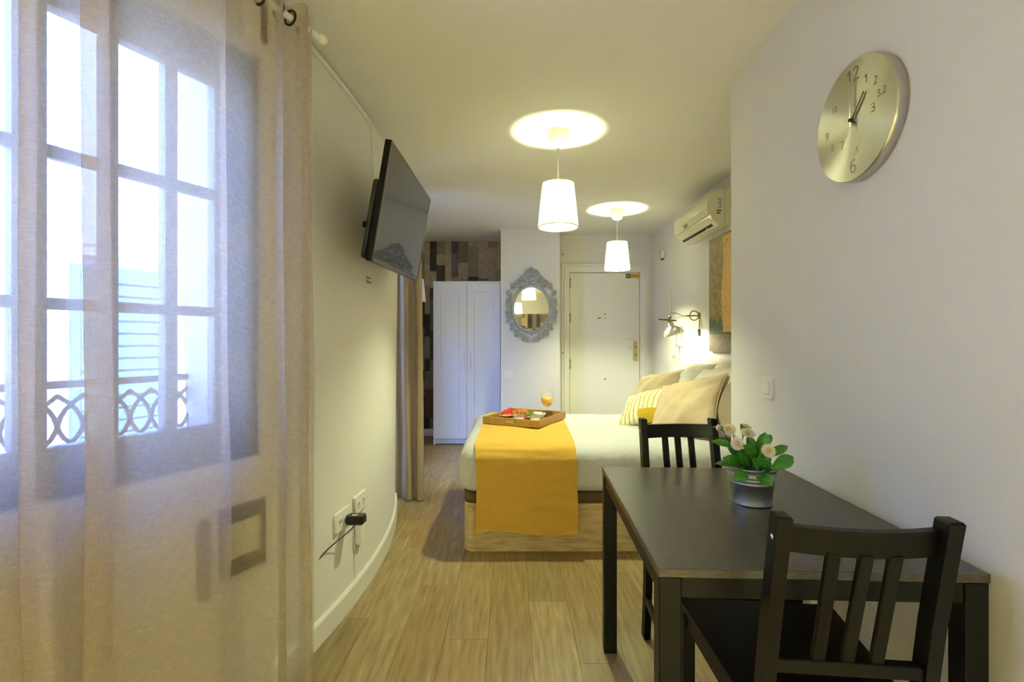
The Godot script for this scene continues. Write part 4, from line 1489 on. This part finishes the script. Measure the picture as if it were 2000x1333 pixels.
# ------------------------------------------------------------------ things on the walls
func wall_things() -> void:
	oval_mirror()
	clock()
	# picture over the bed
	var pc := thing("canvas_picture", "canvas print with gold panel on mottled olive above bed", "picture")
	pc.transform = Transform3D(Basis(Vector3.UP, -PI / 2), p(1.70, 1.618, 3.88))
	obj("stretcher", box(Vector3(0.94, 0.944, 0.024), 0.002, Vector3(0, 0, 0.0125)), M.canvas_edge, pc)
	var st := st_new()
	sheet_uv(st, [[Vector3(-0.469, 0.471, 0.0252), Vector3(0.469, 0.471, 0.0252)], [Vector3(-0.469, -0.471, 0.0252), Vector3(0.469, -0.471, 0.0252)]], [[Vector2(0, 0), Vector2(1, 0)], [Vector2(0, 1), Vector2(1, 1)]])
	obj("print", done(st), M.picture, pc)
	wall_lamp()
	switch_plate("light_switch", "white light switch on right wall above the dining table", "switch", Transform3D(Basis(Vector3.UP, -PI / 2), p(1.10, 1.037, 2.196)), 0.09)
	switch_plate("light_switch", "white light switch on pillar below the oval mirror", "switch", Transform3D(Basis.IDENTITY, p(-0.042, 0.85, 5.93)), 0.095)
	switch_plate("light_switch", "small white switch on alcove wall beside the pillows", "switch", Transform3D(Basis(Vector3.UP, -PI / 2), p(1.70, 1.115, 5.37)), 0.085)
	# small box high on the alcove wall
	var al := thing("alarm_box", "small cream alarm box high on wall beside the door", "alarm")
	al.transform = Transform3D(Basis(Vector3.UP, -PI / 2), p(1.70, 2.2, 5.72))
	obj("case", box(Vector3(0.11, 0.09, 0.045), 0.01, Vector3(0, 0, 0.0225)), M.plastic_cream, al)
	obj("sensor", box(Vector3(0.05, 0.014, 0.03), 0.004, Vector3(-0.01, -0.05, 0.02)), M.brown_metal, al)
	# entry phone and its duct on the alcove wall, behind the lamp head
	var ph := thing("entry_phone", "white entry phone with duct on alcove wall behind lamp", "phone")
	ph.transform = Transform3D(Basis(Vector3.UP, -PI / 2), p(1.70, 1.23, 5.16))
	obj("body", box(Vector3(0.1, 0.22, 0.035), 0.008, Vector3(0, 0.06, 0.0175)), M.plastic_white, ph)
	obj("handset", box(Vector3(0.042, 0.2, 0.035), 0.014, Vector3(-0.02, 0.065, 0.05)), M.plastic_white, ph)
	obj("duct", box(Vector3(0.016, 0.32, 0.012), 0.002, Vector3(0.02, -0.21, 0.006)), M.plastic_white, ph)
	var cp := []
	for i in 40:
		cp.append(Vector3(-0.03 + 0.008 * cos(i * 1.3), -0.05 - i * 0.0035, 0.03 + 0.008 * sin(i * 1.3)))
	obj("coiled_cord", tubed(cp, 0.0025, 5), M.plastic_white, ph)
	# sockets on the curved wall
	socket_plate("double_socket", "white double wall socket with black adapter plugged in", 2.33, 0.425, 2)
	socket_plate("double_socket", "white double wall socket farther along, above small box", 2.545, 0.435, 2)
	var n1 := wall_frame(2.33, 0.425)
	var ad := thing("power_adapter", "black power adapter plugged into nearer wall socket", "adapter")
	ad.transform = Transform3D(n1.basis, n1 * Vector3(0.03, -0.012, 0.012))
	obj("block", box(Vector3(0.055, 0.042, 0.08), 0.005, Vector3(0, 0, 0.045)), M.plastic_black, ad)
	obj("collar", lathed([Vector2(0.019, 0.0), Vector2(0.019, 0.008), Vector2(0.016, 0.01)], 18, Transform3D(Basis(Vector3(1, 0, 0), Vector3(0, 0, 1), Vector3(0, -1, 0)), Vector3.ZERO)), M.plastic_black, ad)
	obj("print", boxb(Vector3(-0.012, 0.021, 0.03), Vector3(0.0, 0.0216, 0.055)), M.plastic_white, ad)
	var inv := ad.transform.affine_inverse()
	var cab := spline([Vector3(-0.027, -0.01, 0.05), Vector3(-0.05, -0.03, 0.04), inv * p(-0.80, 0.33, 2.12), inv * p(-0.845, 0.2, 1.95), inv * p(-0.85, 0.03, 1.85)], 7)
	obj("cord", tubed(cab, 0.003, 6), M.plastic_black, ad)
	var sb := thing("router_box", "small white box with green plug below wall sockets", "box")
	var n2 := wall_frame(2.5, 0.30)
	sb.transform = n2
	obj("case", box(Vector3(0.075, 0.105, 0.03), 0.006, Vector3(0, 0, 0.016)), M.plastic_white, sb)
	obj("plug", box(Vector3(0.02, 0.03, 0.014), 0.003, Vector3(-0.02, 0.064, 0.016)), M.green_plug, sb)
	obj("cord", tubed(spline([Vector3(-0.034, 0.05, 0.01), Vector3(-0.06, 0.03, 0.006), Vector3(-0.05, -0.1, 0.004), Vector3(-0.055, -0.2, 0.004)], 5), 0.002, 5), M.plastic_white, sb)
	# printed notice below the television
	var nt := wall_frame(2.86, 1.575)
	var no_ := thing("wall_notice", "tiny white notice with red-brown print below the television", "sign")
	no_.transform = nt
	obj("card", boxb(Vector3(-0.045, -0.026, 0), Vector3(0.05, 0.026, 0.001)), M.plastic_white, no_)
	obj("mark", boxb(Vector3(-0.043, -0.022, 0.001), Vector3(-0.034, 0.022, 0.0016)), M.brown_print, no_)
	for y in [0.008, -0.016]:
		for k in 4:
			obj("word", boxb(Vector3(-0.028 + k * 0.019, y, 0.001), Vector3(-0.013 + k * 0.019, y + 0.01, 0.0016)), M.brown_print, no_)
	# on the window wall behind the sheer curtain
	var nw := near_wall()
	var vt := thing("wall_grille", "grey framed wall grille low behind the sheer curtain", "vent")
	vt.transform = nw * Transform3D(Basis.IDENTITY, Vector3(-0.10, 0.59, 0.0))
	st = st_new()
	bx(st, Vector3(0, 0.085, 0.01), Vector3(0.16, 0.05, 0.02), 0.003)
	bx(st, Vector3(0, -0.085, 0.01), Vector3(0.16, 0.05, 0.02), 0.003)
	bx(st, Vector3(-0.07, 0, 0.01), Vector3(0.02, 0.12, 0.02), 0.003)
	bx(st, Vector3(0.074, 0, 0.01), Vector3(0.012, 0.12, 0.02), 0.003)
	obj("frame", done(st), M.iron, vt)
	obj("panel", box(Vector3(0.126, 0.12, 0.008), 0.001, Vector3(0.002, 0, 0.005)), M.plastic_cream, vt)
	for k in 5:
		obj("slat", box(Vector3(0.11, 0.006, 0.006), 0.001, Vector3(0.002, -0.045 + k * 0.022, 0.011)), M.plastic_cream, vt)
	obj("side_strip", box(Vector3(0.04, 0.25, 0.012), 0.003, Vector3(-0.13, -0.03, 0.006)), M.fan_grey, vt)
	var ub := thing("wall_box", "white slotted box high on wall beside the window top", "box")
	ub.transform = nw * Transform3D(Basis.IDENTITY, Vector3(-0.055, 2.33, 0.0))
	obj("case", box(Vector3(0.09, 0.2, 0.03), 0.005, Vector3(0, 0, 0.015)), M.plastic_white, ub)
	obj("slot", box(Vector3(0.026, 0.15, 0.003), 0.001, Vector3(0.018, -0.015, 0.031)), M.brown_metal, ub)

# local z leaves the curved wall, x runs along it away from the camera
func wall_frame(d: float, y: float) -> Transform3D:
	var a := p(left_x(d - 0.05, y), y, d - 0.05)
	var b := p(left_x(d + 0.05, y), y, d + 0.05)
	var u := p(left_x(d, y - 0.1), y - 0.1, d)
	var v := p(left_x(d, y + 0.1), y + 0.1, d)
	var x := (b - a).normalized()
	var z := x.cross((v - u).normalized()).normalized()
	return Transform3D(Basis(x, z.cross(x), z), p(left_x(d, y), y, d))

func socket_plate(called: String, label: String, d: float, y: float, gang: int) -> void:
	var t := thing(called, label, "socket", Vector3.ZERO, 0.0, "sockets on the curved wall")
	t.transform = wall_frame(d, y)
	obj("plate", prismed(rect_round(0.078 * gang, 0.082, 0.006), 0.012), M.plastic_white, t)
	for k in gang:
		var x := (k - (gang - 1) / 2.0) * 0.071
		var q := obj("outlet", lathed([Vector2(0.022, 0.0), Vector2(0.022, 0.0008), Vector2(0.019, 0.001), Vector2(0.0, 0.0006)], 20, Transform3D(Basis(Vector3(1, 0, 0), Vector3(0, 0, 1), Vector3(0, -1, 0)), Vector3(x, 0, 0.012))), M.white_satin, t)
		for s in [-1.0, 1.0]:
			obj("pin_hole", boxb(Vector3(x + s * 0.009 - 0.003, -0.006, 0.0125), Vector3(x + s * 0.009 + 0.003, 0.006, 0.0135)), M.dark_gap, q)

func curl(c: Vector2, r: float, start: float, turns: float, dir: float, z: float) -> Array:
	var pts := []
	var n := 18
	for i in n + 1:
		var k := float(i) / n
		var rr := r * (1.0 - 0.78 * k)
		var a := start + dir * turns * TAU * k
		pts.append(Vector3(c.x + cos(a) * rr, c.y + sin(a) * rr, z + 0.006 * sin(k * PI)))
	return pts

func oval_mirror() -> void:
	var t := thing("oval_mirror", "oval wall mirror in ornate whitewashed carved frame on pillar", "mirror", p(0.2245, 1.605, 5.93))
	var st := st_new()
	var a := 0.206
	var b := 0.256
	var poly := PackedVector2Array()
	for i in 48:
		poly.append(Vector2(cos(TAU * i / 48.0) * a, sin(TAU * i / 48.0) * b))
	obj("mirror_glass", prismed(poly, 0.006, Transform3D(Basis.IDENTITY, Vector3(0, 0, 0.008))), M.mirror_glass, t)
	# moulded inner ring
	var prof := [Vector2(-0.01, 0.0), Vector2(-0.008, 0.018), Vector2(-0.002, 0.022), Vector2(0.004, 0.019), Vector2(0.01, 0.026), Vector2(0.018, 0.03), Vector2(0.026, 0.024), Vector2(0.03, 0.012), Vector2(0.032, 0.0)]
	var g := []
	for q in prof:
		var row := []
		for i in 64:
			var an := TAU * i / 64.0
			row.append(Vector3(cos(an) * (a + q.x), sin(an) * (b + q.x), q.y))
		g.append(row)
	sheet(st, g, true, 1, true)
	obj("ring", done(st), M.mirror_frame, t)
	# scrolls: centre, radius, start angle, turns, direction (right half, mirrored to the left)
	var sc := [
		[0.042, 0.375, 0.05, -1.9, 1.15, 1.0], [0.05, 0.425, 0.035, 3.6, 1.1, -1.0], [0.018, 0.45, 0.022, 4.2, 1.0, 1.0], [0.1, 0.355, 0.04, -2.2, 1.15, 1.0],
		[0.125, 0.315, 0.042, 0.4, 1.2, -1.0], [0.17, 0.29, 0.036, 2.6, 1.15, -1.0], [0.205, 0.245, 0.034, -0.9, 1.1, 1.0], [0.222, 0.285, 0.022, 3.4, 1.0, 1.0],
		[0.252, 0.175, 0.036, 1.7, 1.15, -1.0], [0.268, 0.11, 0.034, 2.4, 1.1, 1.0], [0.255, 0.045, 0.042, 1.2, 1.2, -1.0], [0.27, -0.03, 0.034, -1.4, 1.1, 1.0],
		[0.252, -0.095, 0.042, 1.7, 1.2, -1.0], [0.262, -0.15, 0.028, -0.6, 1.0, 1.0], [0.215, -0.2, 0.036, 0.5, 1.15, 1.0], [0.232, -0.235, 0.02, 3.1, 1.0, -1.0],
		[0.17, -0.262, 0.038, -0.6, 1.15, -1.0], [0.18, -0.305, 0.02, 2.2, 1.0, 1.0], [0.118, -0.305, 0.038, 2.6, 1.15, 1.0], [0.07, -0.338, 0.034, -0.4, 1.1, -1.0],
		[0.012, 0.31, 0.026, 1.57, 0.9, -1.0], [0.075, 0.315, 0.026, 0.9, 1.0, 1.0], [0.145, 0.26, 0.022, 2.2, 1.0, 1.0]]
	st = st_new()
	for s in [1.0, -1.0]:
		for q in sc:
			var pts := curl(Vector2(q[0], q[1]), q[2], q[3], q[4], q[5], 0.016)
			var rad := []
			for i in pts.size():
				pts[i].x *= s
				rad.append(lerpf(0.0105, 0.006, i / float(pts.size() - 1)) * (0.75 + q[2] * 7.0))
			tube(st, pts, rad, 6)
	obj("scrollwork", done(st), M.mirror_frame, t)
	# leaves and shells
	st = st_new()
	var lf := [[0.0, 0.47, 0.012, 0.022], [0.085, 0.41, 0.01, 0.02], [0.15, 0.335, 0.01, 0.018], [0.285, 0.2, 0.009, 0.018], [0.29, 0.07, 0.008, 0.02], [0.285, -0.06, 0.009, 0.02], [0.24, -0.19, 0.012, 0.016], [0.2, -0.25, 0.012, 0.012], [0.033, -0.352, 0.03, 0.034], [0.0, -0.3, 0.012, 0.014], [0.1, -0.345, 0.014, 0.014], [0.0, 0.4, 0.012, 0.05], [0.24, 0.13, 0.01, 0.03], [0.236, -0.03, 0.01, 0.03]]
	for q in lf:
		for s in ([1.0, -1.0] if q[0] > 0.0 else [1.0]):
			lathe(st, [Vector2(0, -1), Vector2(0.5, -0.8), Vector2(0.95, -0.25), Vector2(0.85, 0.35), Vector2(0.4, 0.85), Vector2(0, 1)], 10, Transform3D(Basis(Vector3(q[2], 0, 0), Vector3(0, q[3], 0), Vector3(0, 0, 0.014)), Vector3(q[0] * s, q[1], 0.016)))
	obj("leaf_carving", done(st), M.mirror_frame, t)

func clock() -> void:
	var R := 0.187
	var t := thing("wall_clock", "round brushed steel wall clock with engraved digits on right wall", "clock")
	t.transform = Transform3D(Basis(Vector3.UP, -PI / 2), p(1.10, 1.925, 1.6))
	obj("rim", lathed([Vector2(0, 0.0), Vector2(R - 0.004, 0.0), Vector2(R, 0.003), Vector2(R, 0.033), Vector2(R - 0.002, 0.035)], 96, Transform3D(Basis(Vector3(1, 0, 0), Vector3(0, 0, 1), Vector3(0, -1, 0)), Vector3.ZERO)), M.steel_rim, t)
	var st := st_new()
	var n := 120
	for i in n:
		for r in 6:
			for k in [[0, 0], [1, 1], [1, 0], [0, 0], [0, 1], [1, 1]]:
				var a: float = -TAU * (i + k[0]) / n
				var rr: float = lerpf(0.004, R - 0.002, (r + k[1]) / 6.0)
				st.set_uv(Vector2((i + k[0]) / float(n), (r + k[1]) / 6.0))
				st.set_normal(Vector3.BACK)
				st.add_vertex(Vector3(cos(a) * rr, sin(a) * rr, 0.0352))
	obj("face", st.commit(), M.brushed_steel, t)
	var sf := SystemFont.new()
	sf.font_names = PackedStringArray(["Droid Sans"])
	for q in [["12", 0.0, 0.14, 64], ["6", 0.0, -0.145, 64], ["3.2", 0.125, 0.03, 30], ["3", 0.09, 0.0, 40], ["9", -0.13, 0.0, 40], ["7", -0.05, -0.06, 40], ["5", 0.02, -0.1, 26], ["2", 0.1, 0.075, 36], ["1", 0.06, 0.1, 40], ["8", -0.1, -0.05, 34], ["10", -0.09, 0.07, 30]]:
		var tm := TextMesh.new()
		tm.text = q[0]
		tm.font = sf
		tm.font_size = q[3]
		tm.pixel_size = 0.0009
		tm.depth = 0.0006
		var o := obj("numeral", tm, M.engraving, t)
		o.position = Vector3(q[1], q[2], 0.0355)
	var hm := obj("minute_hand", prismed(PackedVector2Array([Vector2(-0.0035, -0.02), Vector2(0.0035, -0.02), Vector2(0.002, 0.125), Vector2(-0.002, 0.125)]), 0.0012, Transform3D(Basis(Vector3.BACK, 0.03), Vector3(0, 0, 0.043))), M.chrome, t)
	obj("hour_hand", prismed(PackedVector2Array([Vector2(-0.0045, -0.015), Vector2(0.0045, -0.015), Vector2(0.003, 0.085), Vector2(-0.003, 0.085)]), 0.0012, Transform3D(Basis(Vector3.BACK, -0.72), Vector3(0, 0, 0.039))), M.tv_trim, t)
	obj("hub", lathed([Vector2(0.006, 0.0), Vector2(0.006, 0.01), Vector2(0.004, 0.013), Vector2(0, 0.013)], 16, Transform3D(Basis(Vector3(1, 0, 0), Vector3(0, 0, 1), Vector3(0, -1, 0)), Vector3(0, 0, 0.035))), M.brown_metal, t)
	hm.position = Vector3.ZERO

func wall_lamp() -> void:
	var t := thing("wall_lamp", "white and brass jointed reading lamp on wall over the bed", "lamp")
	var mp := p(1.70, 1.465, 4.64)
	var to_room := Basis(Vector3(0, 0, 1), Vector3(-1, 0, 0), Vector3(0, -1, 0))
	obj("wall_plate", lathed([Vector2(0.0, 0.008), Vector2(0.028, 0.008), Vector2(0.032, 0.0)], 24, Transform3D(to_room, mp)), M.brass, t)
	# brass spring ring
	var st := st_new()
	var ring := []
	for i in 25:
		var a := TAU * i / 24.0
		ring.append(mp + Vector3(-0.05, 0, 0) + Vector3(cos(a) * 0.04, sin(a) * 0.042, 0))
	tube(st, ring, 0.006, 8, false)
	tube(st, [mp, mp + Vector3(-0.13, -0.003, 0)], 0.008, 10)
	tube(st, [mp + Vector3(-0.1, 0.006, 0), mp + Vector3(-0.1, -0.012, 0)], 0.012, 10)
	obj("spring_joint", done(st), M.brass, t)
	var jt := p(1.432, 1.432, 4.65)
	obj("arm", tubed([mp + Vector3(-0.12, -0.003, 0), jt], 0.0045, 8), M.lamp_white, t)
	obj("flex", tubed(spline([mp + Vector3(-0.1, 0.0, 0.01), mp + Vector3(-0.16, 0.0, 0.01), jt + Vector3(0.06, 0.055, 0.01), jt + Vector3(0.0, 0.05, 0.01)], 6), 0.003, 6), M.fan_grey, t)
	obj("vertical_rod", tubed([jt + Vector3(0.012, -0.02, 0), jt + Vector3(0.012, 0.255, 0)], 0.006, 8), M.lamp_white, t)
	obj("cross_rod", tubed([jt + Vector3(-0.1, 0.0, 0), jt + Vector3(0.06, -0.012, 0)], 0.006, 8), M.tv_trim, t)
	obj("elbow", lathed([Vector2(0, -0.03), Vector2(0.016, -0.03), Vector2(0.018, -0.012), Vector2(0.014, -0.006), Vector2(0.014, 0.006), Vector2(0.018, 0.012), Vector2(0.014, 0.03), Vector2(0, 0.03)], 16, Transform3D(Basis.IDENTITY, jt)), M.brass, t)
	# shade tipped towards the wall
	var hb := Basis(Vector3.BACK, 0.3)
	var hx := Transform3D(hb, jt + Vector3(0.03, -0.105, 0))
	st = st_new()
	lathe(st, [Vector2(0.092, -0.035), Vector2(0.091, -0.02), Vector2(0.074, 0.012), Vector2(0.044, 0.036), Vector2(0.024, 0.046), Vector2(0.02, 0.085), Vector2(0, 0.087)], 32, hx)
	lathe(st, [Vector2(0.09, -0.035), Vector2(0.089, -0.02), Vector2(0.072, 0.011), Vector2(0.036, 0.034), Vector2(0, 0.042)], 32, hx, 2)
	obj("shade", done(st), M.lamp_white, t)
	var bulb := obj("bulb", lathed([Vector2(0, -0.026), Vector2(0.014, -0.021), Vector2(0.02, -0.006), Vector2(0.016, 0.01), Vector2(0.01, 0.03), Vector2(0, 0.032)], 16, hx), M.bulb_glow, t)
	var l := OmniLight3D.new()
	l.name = "bulb_light"
	l.light_color = Color(1.0, 0.93, 0.8)
	l.light_energy = 0.32
	l.omni_range = 8.0
	l.omni_attenuation = 2.0
	l.light_size = 0.02
	l.shadow_enabled = true
	l.position = hx * Vector3(0, -0.006, 0)
	bulb.add_child(l)
	# cable and its switch
	var cx := p(1.692, 1.44, 4.625)
	obj("cable", tubed([cx + Vector3(0, 0.02, 0), cx + Vector3(0, -0.4, 0)], 0.003, 6), M.fan_grey, t)
	obj("cable_switch", box(Vector3(0.018, 0.062, 0.026), 0.005, cx + Vector3(-0.004, -0.13, 0)), M.sign_black, t)

# ------------------------------------------------------------------ curtains
# profile: list of (u along the rod, w off the rod line) from right to left
func curtain_mesh(prof: Array, xf: Transform3D, y0: float, y1: float, flare: float, sd: int, density := 5.0) -> ArrayMesh:
	var n := FastNoiseLite.new()
	n.seed = sd
	n.frequency = 0.9
	var path := spline(prof, 6)
	var g := []
	var uv := []
	var lens := [0.0]
	for i in range(1, path.size()):
		lens.append(lens[-1] + path[i].distance_to(path[i - 1]))
	var mid: Vector2 = prof[0]
	for r in 25:
		var k := r / 24.0
		var y := lerpf(y1, y0, k)
		var row := []
		var ur := []
		for i in path.size():
			var q: Vector2 = path[i]
			var sway := n.get_noise_2d(lens[i] * 3.0, k * 1.5) * 0.018 * k
			var u := q.x + flare * k * (1.0 - clampf((mid.x - q.x) / 0.5, 0.0, 1.0)) + sway
			var w := q.y * (1.0 - 0.15 * sin(k * PI)) + n.get_noise_2d(lens[i] * 2.0 + 50.0, k * 2.0) * 0.012 * k
			row.append(xf * Vector3(u, y, w))
			ur.append(Vector2(lens[i] * density, y * density))
		g.append(row)
		uv.append(ur)
	var st := st_new()
	sheet_uv(st, g, uv)
	return done(st)

func eyelets(parent: Node, xf: Transform3D, us: Array, ws: Array, y: float) -> void:
	for i in us.size():
		var st := st_new()
		var ring := []
		for k in 21:
			var a := TAU * k / 20.0
			ring.append(xf * Vector3(us[i], y + cos(a) * 0.024, ws[i] + sin(a) * 0.024))
		tube(st, ring, 0.0045, 6, false)
		obj("eyelet", done(st), M.brown_metal, parent)

func curtains() -> void:
	var nw := near_wall()
	# rod line: 9 cm off the wall
	var xf := Transform3D(nw.basis, nw * Vector3(0, 0, 0.09))
	var ry := 2.342
	var rod := thing("curtain_rod", "white curtain rod above the near window", "curtain rod")
	obj("rod", tubed([xf * Vector3(-2.2, ry, 0), xf * Vector3(0.14, ry, 0)], 0.0115, 16), M.lamp_white, rod)
	obj("finial", lathed([Vector2(0, 0), Vector2(0.016, 0.004), Vector2(0.02, 0.018), Vector2(0.014, 0.034), Vector2(0, 0.04)], 16, Transform3D(Basis(xf.basis.y, xf.basis.x, -xf.basis.z), xf * Vector3(0.14, ry, 0))), M.lamp_white, rod)
	obj("bracket", tubed([xf * Vector3(0.115, ry - 0.005, 0), xf * Vector3(0.115, ry - 0.03, -0.1)], 0.006, 8), M.lamp_white, rod)
	# right curtain: gathered folds, then a single thin layer
	var side := [Vector2(0.085, 0.03), Vector2(0.1, -0.02), Vector2(0.075, -0.04), Vector2(0.06, 0.01), Vector2(0.055, 0.045), Vector2(0.03, 0.045), Vector2(0.02, 0.0), Vector2(0.01, -0.04), Vector2(-0.015, -0.035), Vector2(-0.03, 0.01), Vector2(-0.045, 0.04), Vector2(-0.075, 0.035), Vector2(-0.1, -0.01), Vector2(-0.14, -0.025), Vector2(-0.19, -0.015), Vector2(-0.24, 0.005)]
	var c1 := thing("sheer_curtain", "gathered greige linen curtain at right end of rod", "curtain", Vector3.ZERO, 0.0, "sheer linen curtains")
	obj("cloth", curtain_mesh(side, xf, 0.01, ry + 0.045, 0.02, 3), M.sheer_side, c1)
	eyelets(c1, xf, [0.066, 0.018, -0.03, -0.1], [0.0, 0.0, 0.0, 0.0], ry)
	# left curtain: broad sheer panel with two standing folds
	var front := [Vector2(-0.243, 0.035), Vector2(-0.28, 0.04), Vector2(-0.34, 0.03), Vector2(-0.42, 0.025), Vector2(-0.50, 0.035), Vector2(-0.56, 0.04), Vector2(-0.592, 0.018), Vector2(-0.56, -0.008), Vector2(-0.518, -0.02), Vector2(-0.52, -0.035), Vector2(-0.56, -0.045), Vector2(-0.60, -0.03), Vector2(-0.63, 0.01), Vector2(-0.66, 0.035), Vector2(-0.70, 0.015), Vector2(-0.68, -0.015), Vector2(-0.655, -0.03), Vector2(-0.68, -0.045), Vector2(-0.72, -0.03), Vector2(-0.75, 0.0), Vector2(-0.79, 0.04), Vector2(-0.83, 0.035), Vector2(-0.86, -0.02), Vector2(-0.9, -0.03), Vector2(-0.94, 0.03), Vector2(-1.0, 0.03), Vector2(-1.05, -0.03), Vector2(-1.12, -0.03), Vector2(-1.18, 0.03), Vector2(-1.26, 0.03), Vector2(-1.34, -0.03), Vector2(-1.45, 0.02)]
	var c2 := thing("sheer_curtain", "broad sheer greige curtain drawn across the bright window", "curtain", Vector3.ZERO, 0.0, "sheer linen curtains")
	obj("cloth", curtain_mesh(front, xf, 0.01, ry + 0.045, 0.02, 5), M.sheer_front, c2)
	eyelets(c2, xf, [-0.3, -0.585, -0.625, -0.7, -0.75, -0.845, -0.92], [0.03, 0.0, 0.01, 0.0, 0.0, 0.0, 0.0], ry)
	# far curtain beside the bend of the wall
	var fx := Transform3D(Basis(Vector3(1, 0, 0), Vector3.UP, Vector3(0, 0, 1)), p(-0.875, 0, 3.97))
	var far := [Vector2(0.165, -0.02), Vector2(0.16, 0.03), Vector2(0.13, 0.04), Vector2(0.115, 0.0), Vector2(0.1, -0.03), Vector2(0.075, -0.02), Vector2(0.065, 0.03), Vector2(0.04, 0.04), Vector2(0.02, 0.0), Vector2(-0.01, -0.03), Vector2(-0.05, -0.02), Vector2(-0.075, -0.10), Vector2(-0.12, -0.13), Vector2(-0.115, -0.19), Vector2(-0.16, -0.22), Vector2(-0.155, -0.28), Vector2(-0.20, -0.31), Vector2(-0.195, -0.37)]
	var c3 := thing("linen_curtain", "opaque greige curtain hanging beyond the television at wall bend", "curtain")
	obj("cloth", curtain_mesh(far, fx, 0.008, 2.35, 0.03, 8, 1.0), M.curtain_far, c3)
	eyelets(c3, fx, [0.13, 0.1, 0.06, 0.02], [0.0, 0.0, 0.0, 0.0], 2.31)
	var r2 := thing("curtain_rod", "white curtain rod hidden behind the television, far window", "curtain rod")
	obj("rod", tubed([fx * Vector3(0.2, 2.31, 0.0), fx * Vector3(-0.05, 2.31, 0), p(-1.32, 2.31, 5.0)], 0.011, 12), M.lamp_white, r2)
